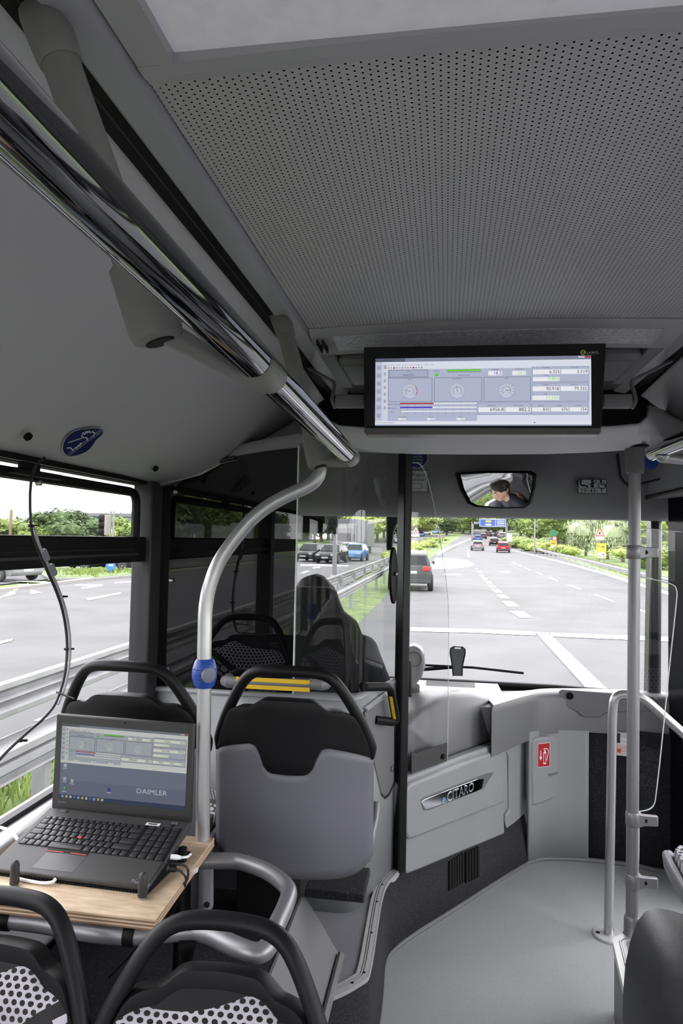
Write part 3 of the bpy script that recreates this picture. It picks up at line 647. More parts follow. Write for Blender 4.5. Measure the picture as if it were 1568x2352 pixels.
# ------------------------------------------------------------------ cab door (diagonal)
dn = V((.804, -.595, 0)); dp = V((-.165, 2.845, 0))
def dface(pts, off=0): return on(pts, dp, dn, off)
cd = thing('cab_door', 'grey driver cab door with chrome model badge and glass screen', 'door', (.05, 3.1, .25)); cd['category'] = 'cab door'
b = MB(); b.prism(dface([(919, 1800), (928, 1788), (1140, 1708), (1160, 1716), (1166, 1735), (1168, 1858), (1158, 1872), (1160, 1916), (940, 2008), (925, 2009), (919, 1995)]), -dn * .05); obj('door_panel', b, PANEL, cd, bevel=.012, seg=3)
b = MB(); b.prism(dface([(929, 1815), (945, 1798), (1132, 1727), (1158, 1740), (1160, 1844), (950, 1928), (938, 1930), (930, 1915)], .016), -dn * .03); obj('door_pad', b, PANEL, cd, bevel=.014, seg=3)
b = MB(); b.prism(dface([(964, 1837), (972, 1830), (1118, 1775), (1136, 1772), (1110, 1813), (985, 1862), (970, 1863)], .0165), -dn * .02); obj('badge_recess', b, PANEL_D, cd, bevel=.003)
bq = [(967, 1842), (975, 1836), (1096, 1790), (1112, 1788), (1106, 1812), (1094, 1818), (985, 1858), (976, 1859)]
BADGE = mat('badge_chrome', (.75, .78, .82), .12, metal=1.)
b = MB(); b.prism(dface(bq, .0195), -dn * .006); bd = obj('badge', b, BADGE, cd, bevel=.0015)
b = MB(); b.prism(dface([(1042, 1812), (1096, 1791), (1105, 1790), (1100, 1812), (1090, 1816), (1062, 1826), (1048, 1822)], .0202), -dn * .004); obj('badge_inlay', b, GLOSSBLK, bd)
o, e = onplane(1016, 1846, dp + dn * .0206, dn), onplane(1092, 1814, dp + dn * .0206, dn); t2 = onplane(1018, 1833, dp + dn * .0206, dn)
k = Ink(o, e - o, V((0, 0, 1)));
if k.n.dot(dn) < 0: k.n = -k.n
L = (e - o).length; hgt = L * .165
k.text('e', -.002, -.002, hgt * .95, '#8fc4ee', 1); k.text('CITARO', L * .13, 0, hgt, '#e9eef2', 1, 'l', L * .82 / (text_mesh('CITARO')[3] * hgt / .7)); k.text('CITARO', L * .135, hgt * .1, hgt * .78, '#50585f', 2, 'l', L * .81 / (text_mesh('CITARO')[3] * hgt * .78 / .7)); k.build('badge_lettering', PRINT, bd)
# glass screen on the door with black lower band
gl = [(944, 1063), (956, 1063), (966, 1068), (976, 1085), (986, 1115), (997, 1165), (1008, 1225), (1018, 1290), (1026, 1350), (1030, 1420), (1029, 1600), (1027, 1748), (944, 1779)]
b = MB(); b.prism(dface(gl, -.012), -dn * .005); gs = obj('glass_screen', b, ACRYL, cd)
eg = [p for p in dface(gl, -.012)]; b = MB(); b.tube(catmull(eg[:12], 3), .0016, 6); obj('glass_rim', b, EDGE, gs)
DARKBRUSH = mat('dark_brushed_band', (.045, .045, .046), .5, bump=.4, scale=500, var=.3)
b = MB(); b.prism(dface([(945, 1728), (955, 1730), (1027, 1706), (1027, 1747), (945, 1777)], -.011), -dn * .004); obj('lower_band', b, DARKBRUSH, gs)
b = MB(); b.lathe(onplane(1016, 1737, dp - dn * .01, dn), dn, [(.011, 0), (.011, .008), (.005, .01)], 12); obj('clamp_screw', b, BLACK, gs)
# second door segment
b = MB(); b.prism(dface([(1151, 1709), (1212, 1687), (1224, 1694), (1230, 1716), (1230, 1856), (1222, 1868), (1224, 1892), (1161, 1914), (1161, 1874), (1170, 1860), (1169, 1738)], -.006), -dn * .05)
hf = tag(obj('hinge_fairing', b, PANEL, None, bevel=.01, seg=3), 'narrow grey fairing panel between the cab door and extinguisher cabinet', 'panel')
# ------------------------------------------------------------------ vents in the kick panel
ka, kb = V((.052, 3.08, 0)), V((.0, 3.115, .255)); kd = V((.369, .499, 0)).normalized(); kn = kd.cross(kb - ka).normalized()
if kn.y > 0: kn = -kn
kv = thing('vent_grille', 'two groups of black slots in the kick panel under the cab door', 'vent grille', ka)
for gx0, gx1, y0a, y1a, y0b, y1b, ns_ in ((1035, 1064, 1978, 2046, 1960, 2028, 6), (1073, 1099, 1957, 2028, 1945, 2016, 5)):
    for i in range(ns_):
        t = i / (ns_ - 1); x = gx0 + (gx1 - gx0) * t; ya = y0a + (y0b - y0a) * t; yb = y1a + (y1b - y1a) * t
        b = MB(); b.prism(on([(x - 1.9, ya), (x + 1.9, ya - 1), (x + 1.9, yb - 1), (x - 1.9, yb)], ka, kn, .022), -kn * .016); obj('slot', b, BLACKM, kv)
# ------------------------------------------------------------------ dash: console hump, dash band, crest
DASHM = mat('dash_mid_grey', (.165, .167, .172), .42, bump=.12, scale=1200)
con = thing('cab_console', 'moulded grey console hump behind the cab door', 'console', (.1, 3.25, .5))
fp = [(930, 1668), (945, 1652), (975, 1627), (1010, 1606), (1045, 1594), (1085, 1592), (1128, 1600), (1141, 1610), (1142, 1700), (1142, 1714), (1030, 1755), (930, 1800)]
f0 = dface(fp, -.07); bk = -dn * .34
rings = [[p + V((0, 0, -.022 if 0 < j < 7 else 0)) for j, p in enumerate(f0)], [p + bk * .05 + V((0, 0, -.005 if 0 < j < 7 else 0)) for j, p in enumerate(f0)], [p + bk * .15 for p in f0], [p + bk * .5 + V((0, 0, -.01)) for p in f0], [p + bk + V((0, 0, -.05)) for p in f0]]
b = MB(); b.loft(rings); obj('hump', b, DASHM, con, smooth=60)
dash = thing('dashboard', 'grey moulded dashboard band below the windscreen', 'dashboard', (.7, 3.7, .65))
path = catmull([V(p) for p in ((.225, 3.34, 0), (.40, 3.55, 0), (.52, 3.635, 0), (.72, 3.665, 0), (.95, 3.66, 0), (1.16, 3.62, 0))], 6)
def topz(p): return .845 + .012 * max(0, 1 - abs(p.x - .45) / .3)
def prof(p, i, n):
    t = i / (n - 1); nn = V((-.35 + .35 * min(1, t * 2), -1, 0)).normalized(); z1 = .82 + .03 * t
    lowz = .585 + .06 * min(1, t * 1.8)
    return [p + V((0, .03, lowz)), p - V((0, 0, -lowz)), p + nn * .0 + V((0, 0, z1 - .03)), p - nn * .01 + V((0, 0, z1 - .008)), p - nn * .03 + V((0, 0, z1 + .004)), V((p.x * .985, p.y + .12, z1 + .003)), V((p.x * .97 + .0, 4.0, z1 - .06)), V((p.x * .97, 4.0, .55))]
b = MB(); b.loft([prof(p, i, len(path)) for i, p in enumerate(path)]); obj('dash_body', b, DASHM, dash, smooth=40)
b = MB(); b.loft([[V((x, 3.36 + .35 * (x + .75) * .2, .8)), V((x, 3.5 + .1 * (x + .75), .825)), V((x, 4.0, .80)), V((x, 4.0, .5)), V((x, 3.45 + .1 * (x + .75), .5))] for x in (-.95, -.6, -.3, 0, .3)]); obj('dash_top', b, mat('dash_top_grey', (.34, .35, .36), .5), dash, smooth=30)
b = MB(); b.box((-.1, 3.75, .80), (.17, 3.95, .812)); obj('tray', b, BLACK, dash, bevel=.008)
# flap with knob
fn = V((-.05, -1, 0)).normalized(); fpz = V((.7, 3.662, 0))
b = MB(); b.prism(on([(1283, 1588), (1290, 1584), (1500, 1600), (1512, 1608), (1502, 1632), (1496, 1635), (1392, 1637), (1380, 1648), (1340, 1648), (1325, 1636), (1298, 1622), (1286, 1605)], fpz, fn, .01), -fn * .012); fo = obj('flap', b, PANEL_D, dash, bevel=.005)
b = MB(); b.lathe(onplane(1308, 1598, fpz + fn * .01, fn), fn, [(.018, 0), (.018, .006), (.014, .009), (.012, .004), (.008, .004), (.008, .008)], 16); obj('flap_lock', b, BLACK, fo)
# ------------------------------------------------------------------ extinguisher cabinet
ex = thing('extinguisher_cabinet', 'curved grey cabinet cover with a red extinguisher sticker', 'cabinet', (.55, 3.66, 0))
ep = catmull([V(p) for p in ((.418, 3.585, 0), (.503, 3.645, 0), (.62, 3.668, 0), (.73, 3.676, 0))], 6)
b = MB(); b.grid([[V((p.x, p.y, z)) for p in ep] for z in (.005, .3, .645)] + [[V((p.x, p.y + .03, .665)) for p in ep]]); obj('cover', b, PANEL, ex, solid=.014)
en = V((.46, -.888, 0)).normalized(); epp = V((.455, 3.612, 0))
b = MB(); b.prism(on([(1219, 1704), (1228, 1694), (1272, 1690), (1281, 1698), (1285, 1712), (1284, 1822), (1280, 1832), (1235, 1850), (1221, 1852)], epp, en, .022), -en * .06); obj('pad', b, PANEL, ex, bevel=.012, seg=3)
b = MB(); b.prism(on([(1256, 1778), (1283, 1772), (1282, 1778), (1262, 1784)], epp, en, .024), -en * .02); obj('finger_grip', b, PANEL_D, ex, bevel=.003)
sq = [(1234, 1708), (1262, 1703), (1262, 1757), (1234, 1763)]; s0, s1, s3 = (onplane(*sq[3], epp + en * .0235, en), onplane(*sq[2], epp + en * .0235, en), onplane(*sq[0], epp + en * .0235, en))
k = Ink(s0, V((s1 - s0).to_tuple()) * 1, V((0, 0, 1)))
k.u = V((s1.x - s0.x, s1.y - s0.y, 0)).normalized()
if k.n.dot(en) < 0: k.n = -k.n
w, h = (s1 - s0).length, (s3 - s0).length
k.rect(0, 0, w, h, '#e8dede', 1); k.rect(w * .03, h * .02, w * .97, h * .98, '#b0121c', 2)
k.rect(w * .46, h * .12, w * .68, h * .62, '#f2f2f2', 3); k.rect(w * .5, h * .18, w * .64, h * .56, '#b0121c', 4); k.rect(w * .52, h * .62, w * .62, h * .72, '#f2f2f2', 3); k.arc(w * .62, h * .62, w * .25, -20, 130, w * .055, '#f2f2f2', 4); k.line([(w * .86, h * .56), (w * .72, h * .26)], w * .05, '#f2f2f2', 4)
k.line([(w * .24, h * .7), (w * .24, h * .42)], w * .06, '#f2f2f2', 4); k.poly([(w * .12, h * .44), (w * .36, h * .44), (w * .24, h * .28)], '#f2f2f2', 4)
tag(k.build('extinguisher_sticker', PRINT), 'red square sticker with a white fire extinguisher pictogram and arrow', 'sticker')
# black lined front panel, right of the cabinet
bp_ = catmull([V(p) for p in ((.70, 3.70, 0), (.95, 3.66, 0), (1.03, 3.635, 0), (1.2, 3.6, 0))], 4)
b = MB(); b.grid([[V((p.x, p.y, z)) for p in bp_] for z in (.0, .67)]); struct('wall_front_lining', b, CARPET, 'black speckled carpet lining below the dashboard', solid=.01, off=1)
b = MB(); b.tube([p + V((0, -.008, .008)) for p in ep + bp_[3:]], .012, 8); struct('baseboard_front', b, RISER, 'grey floor cove along the front cabinet')
k = Ink(at(1409, 1734, Y=3.655), (1, -.12, 0), (0, 0, 1)); w, h = .075, .115
k.rect(0, 0, w, h, '#d9dada', 1); k.rect(.004, .062, .03, .11, '#22252a', 2); k.frame(.004, .07, .07, .111, .0012, '#555555', 2); k.rect(.03, .09, .07, .111, '#c2c4c6', 2)
for i in range(4): k.rect(.006, .046 - i * .008, .066, .048 - i * .008, '#c4542a', 2)
k.rect(.016, .014, .034, .034, '#d05a1e', 3); k.frame(.003, .008, .071, .054, .001, '#c4542a', 2)
tag(k.build('notice_sticker', PRINT), 'white notice with orange print on the black lining beside the stanchion', 'sticker')
# ------------------------------------------------------------------ things on the dash
pd = thing('dash_monitor', 'upright dark paddle-shaped unit standing on the dashboard', 'monitor', at(1050, 1552, Y=3.85))
pq = [(1040, 1553), (1038, 1530), (1033, 1500), (1034, 1489), (1041, 1485), (1062, 1486), (1068, 1491), (1068, 1502), (1062, 1530), (1061, 1553)]
pr = [at(x, y, Y=3.85) for x, y in pq]; b = MB(); b.prism(pr, (0, .03, 0)); obj('body', b, mat('unit_grey', (.06, .062, .068), .5, bump=.2, scale=900), pd, bevel=.006)
cc = sum(pr, V()) / len(pr); b = MB(); b.tube([p + V((0, -.001, 0)) for p in pr], .003, 6); obj('rim', b, BLACK, pd)
b = MB(); b.box(at(1044, 1490, Y=3.848), at(1058, 1487, Y=3.846)); obj('latch', b, EDGE, pd)
tm = thing('ticket_terminal', 'rounded grey driver terminal seen through the door glass', 'terminal', (-.14, 3.3, .75))
ts = [at(x, y, Y=3.32) for x, y in ((925, 1490), (950, 1484), (966, 1490), (974, 1506), (975, 1535), (968, 1558), (950, 1578), (925, 1588))]
b = MB(); b.prism(ts, (0, .12, 0)); obj('housing', b, mat('terminal_grey', (.24, .245, .25), .4), tm, bevel=.02, seg=3)
_c = at(952, 1514, Y=3.318); b = MB(); b.tube([_c + V((.034 * math.cos(2 * PI * k / 24), 0, .034 * math.sin(2 * PI * k / 24))) for k in range(25)], .003, 6); obj('dial_ring', b, PANEL_D, tm)
b = MB(); b.tube([at(950, 1575, Y=3.36), at(948, 1640, Y=3.4), V((-.14, 3.45, .7))], .03, 10); obj('stalk', b, PANEL_D, tm)
wp = thing('windscreen_wiper', 'black wiper blade parked across the windscreen foot', 'wiper', at(1085, 1540, Y=4.1))
b = MB(); b.tube([at(940, 1526, Y=4.12), at(1085, 1533, Y=4.12), at(1202, 1546, Y=4.12)], .008, 6); obj('blade', b, BLACK, wp)
b = MB(); b.tube([at(940, 1540, Y=4.16), at(1060, 1530, Y=4.14)], .012, 6); b.tube([at(1060, 1530, Y=4.14), at(1060, 1530, Y=4.1)], .008, 6); obj('arm', b, BLACK, wp)
# ------------------------------------------------------------------ measuring-program image, drawn on the wide screen and on the laptop
def draw_app(k, W, H, full=True):
    def U(x): return (x - 85) / 1365 * W
    def Vv(y): return (550 - y) / 437 * H
    def rc(x0, y0, x1, y1, c, l=1): k.rect(U(x0), Vv(y1), U(x1), Vv(y0), c, l)
    def tx(s, x, y, h, c, al='r', l=4, sx=1.): k.text(s, U(x), Vv(y), h / 437 * H, c, l, al, sx)
    rc(85, 113, 1450, 550, '#e3e6f4', 0); rc(85, 113, 1450, 136, '#8289a0'); rc(85, 113, 280, 136, '#5c6274', 2); rc(1372, 116, 1412, 126, '#c7cad6', 2); rc(1412, 116, 1446, 126, '#b3313a', 2)
    tx('eCitaro_PowerTest', 92, 132, 9, '#20242c', 'l', 3); rc(85, 138, 132, 520, '#c3c9df'); rc(134, 150, 164, 520, '#d6daea')
    for i in range(7): rc(94, 160 + 52 * i, 122, 186 + 52 * i, '#a5acc4', 2); rc(141, 160 + 44 * i, 156, 180 + 44 * i, '#aab0c4', 2)
    for i, s in enumerate(('Datei', 'Bearbeiten', 'Ansicht', 'Einfügen', 'Messen', 'Einstellungen', 'Fenster', 'Hilfe')): tx(s, (140, 172, 220, 262, 308, 345, 408, 448)[i], 160, 7, '#7c8294', 'l')
    for i in range(14): rc(150 + 18 * i, 170, 160 + 18 * i, 180, ('#9aa0b0', '#b8a83c', '#9aa0b0', '#8c2430', '#9aa0b0', '#a9aebd', '#8f96a8')[i % 7], 2)
    for a in ((167, 185, 548, 398), (548, 185, 1087, 398), (167, 398, 745, 520), (745, 398, 1437, 482), (1087, 178, 1440, 398)): rc(*a, '#b7bed6', 1)
    rc(173, 188, 430, 237, '#6d7488', 2); rc(177, 191, 427, 234, '#aeb5cc', 3); tx('Start F12', 302, 228, 13, '#15181f', 'c'); tx('Start', 302, 203, 7, '#2a2e38', 'c')
    tx('Messung', 486, 202, 7, '#15181f', 'c'); k.disc(U(485), Vv(221), 11 / 437 * H, '#48c81e', 3); k.disc(U(482), Vv(217), 6 / 437 * H, '#86ee50', 4)
    rc(553, 190, 768, 201, '#6fd62e', 3); k.line([(U(555), Vv(205)), (U(768), Vv(205))], .0012, '#4a5060', 3)
    for i in range(8): rc(560 + 28 * i, 205, 561.5 + 28 * i, 212, '#4a5060', 3)
    tx('AuxHvVoltParDisp', 660, 232, 7, '#2a2e38', 'c')
    def fld(x0, x1, y, s, c, nm, h=30, ts=21):
        rc(x0, y - h + 5, x1, y + 5, '#f3f5fb', 3); tx(s, x1 - 5, y, ts, c, 'r', 4, .95); tx(nm, (x0 + x1) / 2, y - h - 3, 7, '#2a2e38', 'c')
    fld(815, 902, 226, '18.2', '#3a33c0', 'TempSollwt', 28); fld(965, 1052, 226, '22.3', '#8ae07a', 'AirTempInd', 28)
    for a in ((1090, 180, 1437, 276), (1090, 281, 1432, 397), (1083, 402, 1428, 478), (748, 402, 1078, 478)): k.frame(U(a[0]), Vv(a[3]), U(a[2]), Vv(a[1]), .001, '#8d94ab', 2)
    fld(1093, 1262, 222, '6.325', '#15181f', 'E_PwrBat'); fld(1268, 1432, 222, '5.519', '#15181f', 'E_DrvTrn'); fld(1093, 1257, 266, '0.804', '#8ae07a', 'E_Aux', 26)
    fld(1091, 1258, 328, '90.918', '#15181f', 'E_BatPwr'); fld(1264, 1428, 328, '79.332', '#15181f', 'E_DrvTrn'); fld(1090, 1255, 384, '11.554', '#8ae07a', 'E_Aux', 28)
    fld(752, 916, 458, '6956.8', '#15181f', 'Wegstrecke', 30, 23); fld(922, 1080, 458, '882.2', '#15181f', 'Gesamtstrecke', 30, 23)
    fld(1088, 1198, 456, '830', '#15181f', 'Messzeit', 26, 19); fld(1204, 1312, 456, '676', '#15181f', 'Fahrzeit', 26, 19); fld(1318, 1425, 456, '154', '#15181f', 'Standzeit', 26, 19)
    for j, (x0, x1, cx, nm, an) in enumerate(((169, 458, 312, 'Tacho', 168), (470, 775, 618, 'PowerDrvTrn', 100), (786, 1080, 929, 'SOC', 5))):
        k.frame(U(x0), Vv(397), U(x1), Vv(240), .0016, '#8087a0', 2); tx(nm, cx, 254, 8, '#15181f', 'c')
        r = 50 / 437 * H; cx, cy = U(cx), Vv(327); k.disc(cx, cy, r, '#8b92a8', 2, 28); k.disc(cx, cy, r * .96, '#c9cfe2', 3, 28)
        for q in range(11):
            a = R(215 - 25 * q); k.line([(cx + r * .72 * math.cos(a), cy + r * .72 * math.sin(a)), (cx + r * .86 * math.cos(a), cy + r * .86 * math.sin(a))], r * .04, '#343946', 4)
            a2 = R(215 - 25 * q); k.rect(cx + r * .52 * math.cos(a2) - r * .06, cy + r * .52 * math.sin(a2) - r * .04, cx + r * .52 * math.cos(a2) + r * .06, cy + r * .52 * math.sin(a2) + r * .04, '#60677a', 4)
        if j == 0: k.arc(cx, cy, r * .92, -35, 40, r * .06, '#c23636', 5); k.arc(cx, cy, r * .92, 40, 80, r * .06, '#d6cf5a', 5)
        k.line([(cx, cy), (cx + r * .6 * math.cos(R(an)), cy + r * .6 * math.sin(R(an)))], r * .04, '#2a2e38', 5); k.disc(cx, cy, r * .1, '#9aa1b6', 6, 10)
    for i, (c, x1, nm) in enumerate((('#b51f2a', 468, 'P_HV_Batterie'), ('#3a22cc', 459, 'P_DrvTrn'), ('#7fe03a', 256, 'P_Aux'))):
        y = 403 + 25 * i; rc(249, y, 742, y + 8, '#eef0f8', 2); rc(249, y, x1, y + 8, c, 3); tx(nm, 180, y + 13, 8, '#2a2e38', 'l'); rc(171, y + 6, 178, y + 12, c, 3)
        for q in range(11): rc(249 + 49 * q, y + 12, 251 + 49 * q, y + 20, '#565d70', 3)
    for i, (x, nm, c, v) in enumerate(((263, 'P_HV_Batterie', '#c88', '-23.9'), (450, 'P_DrvTrn', '#88c', '-33.8'), (640, 'P_Aux', '#8c8', '7.6'))): tx(nm, x, 497, 7, '#2a2e38', 'c'); rc(x - 26, 500, x + 26, 514, '#eef0f8', 3); tx(v, x + 20, 512, 10, ('#c07070', '#6a6ac0', '#70c070')[i], 'r')
    rc(167, 486, 745, 520, '#b7bed6', 1); rc(85, 520, 1450, 543, '#e9ebf6', 1); rc(85, 543, 1450, 550, '#7f8ba8', 2); tx('Messwertanzeige ist gestartet', 90, 534, 7, '#2a2e38', 'l')
    k.poly([(U(1100), Vv(535)), (U(1100), Vv(526)), (U(1110), Vv(530))], '#1a2a90', 4)
# ------------------------------------------------------------------ wide passenger screen
SCREEN = colour_mat('screen_image', .135)
ds = thing('passenger_screen', 'wide black-framed ceiling monitor showing gauges and readings', 'monitor', (.1, 2.08, 1.92))
q = [at(835, 797, Y=2.05), at(1392, 788, Y=2.05), at(1381, 982, Y=2.05), at(836, 981, Y=2.05)]
b = MB(); b.prism(q, (0, .055, 0)); obj('housing', b, mat('screen_bezel', (.006, .006, .007), .12), ds, bevel=.003)
b = MB(); b.prism([at(836, 982, Y=2.046), at(1381, 982, Y=2.046), at(1380, 992, Y=2.046), at(1376, 998, Y=2.046), at(842, 998, Y=2.046), at(836, 993, Y=2.046)], (0, .062, 0)); obj('lower_bezel', b, mat('bezel_bronze', (.14, .13, .12), .4), ds, bevel=.003)
s0, s1, s3 = at(861, 978, Y=2.047), at(1358, 978, Y=2.047), at(862, 824, Y=2.047)
k = Ink(s0, s1 - s0, s3 - s0, .0003); draw_app(k, (s1 - s0).length, (s3 - s0).length); k.build('screen_image', SCREEN, ds)
k = Ink(at(1332, 816, Y=2.0485), (1, 0, 0), (0, 0, 1)); k.disc(.008, .008, .008, '#c9cf4a', 1); k.poly([(.004, .004), (.012, .004), (.012, .007), (.008, .007), (.010, .014), (.006, .014)], '#2d3c8c', 2); k.text('LAWO', .018, .003, .008, '#c8ccd0', 2); k.rect(.019, .0, .04, .001, '#8a8e92', 2); k.build('maker_logo', PRINT, ds)
for s, x0, x1 in ((-1, 771, 836), (1, 1383, 1449)):
    a, c = at(x0, 922, Y=2.16), at(x1, 922, Y=2.16); b = MB(); b.loft([[p + V((0, dy, dz)) for dy, dz in ((-.018, -.02), (-.022, 0), (-.014, .02), (.014, .02), (.02, -.02))] for p in (a, c)]); obj('cross_bar', b, mat('bracket_grey', (.2, .198, .2), .45), ds, bevel=.003)
    e = a if s < 0 else c; t = V((2 * XC + .512, 2.45, 2.232)) if s > 0 else V((-.512, 2.45, 2.232))
    b = MB(); b.tube(fillet([e + V((0, -.01, -.024)), e + V((s * .012, -.01, .0)), e + V((s * .014, .06, .075)), t], .02), .006, 6); obj('hanger', b, MATS['bracket_grey'], ds)
# ------------------------------------------------------------------ overhead hand rails
def rail_end(b, p, r): return b
hr = thing('hand_rail', 'thick chrome overhead hand rail ending beside the curved pole', 'hand rail', (-.26, 1.8, 1.82))
r0, r1 = at(0, 240, X=-.262), at(806, 1052, Y=1.84); rd = (r1 - r0).normalized()
b = MB(); b.tube([r0 - rd * 1.5, r0 - rd * .5, r0, r1 - rd * .03, r1 - rd * .006, r1], [.025, .025, .025, .025, .025, .022], 28); obj('rail', b, CHROME, hr)
b = MB(); b.tube([r1 - rd * .004, r1 + rd * .003], [.0225, .0215], 20); obj('end_cap', b, mat('dark_chrome', (.3, .3, .3), .3, metal=1.), hr)
# hangers from roof channel to rail
HANG = mat('hanger_beige_grey', (.21, .205, .195), .45, bump=.08, scale=1800)
def hanger(name, label, top, bot, railp, rail_t):
    h = thing(name, label, 'bracket', bot, 'roof hangers'); d = (bot - top).normalized()
    b = MB(); b.tube([top + d * .03, bot], .0235, 18); obj('tube', b, HANG, h)
    b = MB(); b.tube([top + V((-.03, .0, .035)), top + V((-.015, 0, .02)), top + d * .012, top + d * .038, top + d * .044], [.014, .024, .029, .0275, .0255], 16); obj('roof_shoe', b, HANG, h)
    b = MB(); b.tube([bot - d * .035, bot - d * .03, bot + d * .05, bot + d * .062, bot + d * .066], [.026, .031, .034, .031, .02], 20); obj('clamp_body', b, HANG, h)
    b = MB(); b.tube([bot + d * .065, bot + d * .068], [.019, .018], 16); obj('bore', b, BLACKM, h)
    c0 = bot + d * .045; b = MB(); b.tube(fillet([c0, c0.lerp(railp, .5) + V((0, 0, -.012)), railp + V((0, 0, -.02))], .03), [.017] + [.014] * 6 + [.012], 14); obj('clamp_arm', b, HANG, h)
    b = MB(); rows = []
    for kx in (-.045, -.035, .035, .045):
        rr = .0285 if abs(kx) < .04 else .0262; rows.append([railp + rail_t * kx + V((0, 0, 0)) + (V((math.cos(R(a)), 0, 0)) + V((0, 0, math.sin(R(a))))) * rr for a in range(180, 361, 20)])
    b.grid(rows); obj('rail_saddle', b, HANG, h, solid=.004)
    return h
hb = at(326, 668, Y=.79); hanger('roof_hanger', 'grey hanger tube in front holding the chrome rail near the camera', at(112, 66, Z=2.215), hb, r0 + rd * ((.93 - r0.y) / rd.y), rd)
hb2 = at(723, 1022, Y=1.80); hanger('roof_hanger', 'grey hanger tube holding the far end of the chrome rail above the curved pole', at(649, 742, Z=2.215), hb2, r1 - rd * .06, rd)
hr2 = thing('hand_rail', 'chrome overhead hand rail end entering at the right edge', 'hand rail', (.62, 2.2, 1.88))
e0 = at(1500, 1040, Y=2.2); dv = V((0.02, -1, .0)).normalized()
b = MB(); b.tube([e0, e0 + dv * .004, e0 + dv * .03, e0 + dv * 2.5], [.021, .025, .025, .025], 28); obj('rail', b, CHROME, hr2)
b = MB(); b.tube([e0 + dv * .0 + V((0, .002, 0)), e0 + V((0, -.002, 0))], [.02, .021], 16); obj('end_cap', b, BLACK, hr2)
b = MB(); b.tube([e0 + dv * .09 + V((0, 0, -.025)), e0 + dv * .09 + V((.1, 0, -.04)), e0 + dv * .09 + V((.2, 0, .12))], .016, 12); b.ball(e0 + dv * .09 + V((0, 0, -.02)), .022); obj('clamp_arm', b, TUBE, hr2)
tag(obj('rail_sticker', MB().lathe(at(1494, 1062, Y=3.1), (0, -1, 0), [(.03, 0), (.03, .001)], 20), BLUE), 'small blue round sticker behind the right rail end', 'sticker')
# ------------------------------------------------------------------ curved pole with stop button
cp = thing('curved_pole', 'curved silver grab pole rising from the table frame with blue stop button', 'grab pole', at(465, 2083, Y=1.72))
pp = [(465, 1975, 1.72), (466, 1800, 1.72), (468.5, 1600, 1.72), (469, 1509, 1.72), (470, 1459, 1.722), (472, 1398, 1.725), (482, 1344, 1.73), (503, 1291, 1.74), (534, 1245, 1.75), (576, 1195, 1.76), (614, 1164, 1.77), (656, 1140, 1.78), (706, 1117, 1.79), (727, 1099, 1.795), (735, 1076, 1.80), (733, 1050, 1.80)]
b = MB(); b.tube(catmull([at(x, y, Y=Y) for x, y, Y in pp], 4), .0185, 20); obj('tube', b, mat('pole_alu', (.5, .5, .505), .32, metal=.75), cp)
c0 = at(464, 2085, Y=1.72); c1 = at(465, 1962, Y=1.72)
b = MB(); b.tube([c0, c0.lerp(c1, .06), c0.lerp(c1, .8), c0.lerp(c1, .84), c0.lerp(c1, .86), c0.lerp(c1, .95), c1], [.027, .029, .0285, .0285, .026, .0285, .024], 24); obj('collar', b, TUBED, cp)
b = MB(); b.box(c0.lerp(c1, .1) + V((-.002, -.0305, 0)), c0.lerp(c1, .8) + V((.001, -.027, 0))); obj('collar_joint', b, BLACKM, cp)
b = MB(); p_ = c0.lerp(c1, .16) + V((.02, -.022, 0)); b.lathe(p_, (.7, -.7, 0), [(.007, 0), (.007, .004), (.004, .004)], 10); obj('collar_screw', b, BLACK, cp)
sb = at(469.5, 1546, Y=1.72); st = thing('stop_button', 'blue barrel-shaped stop button sleeve on the curved pole', 'stop button', sb)
b = MB(); b.lathe(sb, (0, 0, 1), [(.019, -.0375), (.0215, -.0368), (.026, -.03), (.0315, -.012), (.0325, 0), (.0315, .012), (.026, .03), (.0215, .0368), (.019, .0375)], 28); obj('sleeve', b, BLUE, st)
b = MB(); b.lathe(sb + V((.018, -.022, 0)), (.75, -.66, 0), [(.020, .0), (.019, .006), (.015, .0075)], 20); obj('push_pad', b, mat('button_grey', (.16, .17, .22), .5), st)
b = MB(); b.lathe(sb + V((0, 0, .0125)), (0, 0, 1), [(.0318, -.0008), (.0318, .0008)], 28, caps=False); b.lathe(sb + V((0, 0, -.0125)), (0, 0, 1), [(.0318, -.0008), (.0318, .0008)], 28, caps=False); obj('joint_line', b, mat('dark_blue_joint', (.005, .015, .1), .5), st)
for dz in (.026, 0, -.026):
    b = MB(); b.lathe(sb + V((0, -.0265 - .0055 * (dz == 0), dz)), (0, -1, 0), [(.0016, 0), (.0016, .0006)], 8); obj('braille_dot', b, BLACK, st)
# ------------------------------------------------------------------ table frame tube
tf = thing('table_frame', 'bent silver-grey tube loop framing the wooden laptop board', 'table frame', (-.5, 1.5, .76))
ZT = .775
tp = [(486, 1981), (525, 1977), (557, 1981), (610, 2000), (648, 2026), (663, 2050), (654, 2084), (636, 2123), (625, 2155), (608, 2182), (582, 2189), (533, 2171), (490, 2150), (455, 2139), (426, 2138), (378, 2142), (291, 2147), (194, 2138), (97, 2121), (0, 2108)]
ptl = [at(x, y, Z=ZT) for x, y in tp]; ptl[0] = V((c1.x, 1.70, ZT)); ptl.append(ptl[-1] + V((-.12, .01, 0)))
b = MB(); b.tube(catmull(ptl, 5), .0195, 16); obj('tube', b, TUBED, tf)
for x, y in ((300, 2147), (15, 2112)):
    p = at(x, y, Z=ZT); b = MB(); b.lathe(p + V((-.012, 0, 0)), (1, 0.05, 0), [(.021, 0), (.0222, .002), (.0222, .022), (.021, .024)], 16); obj('clamp_band', b, BLACK, tf)
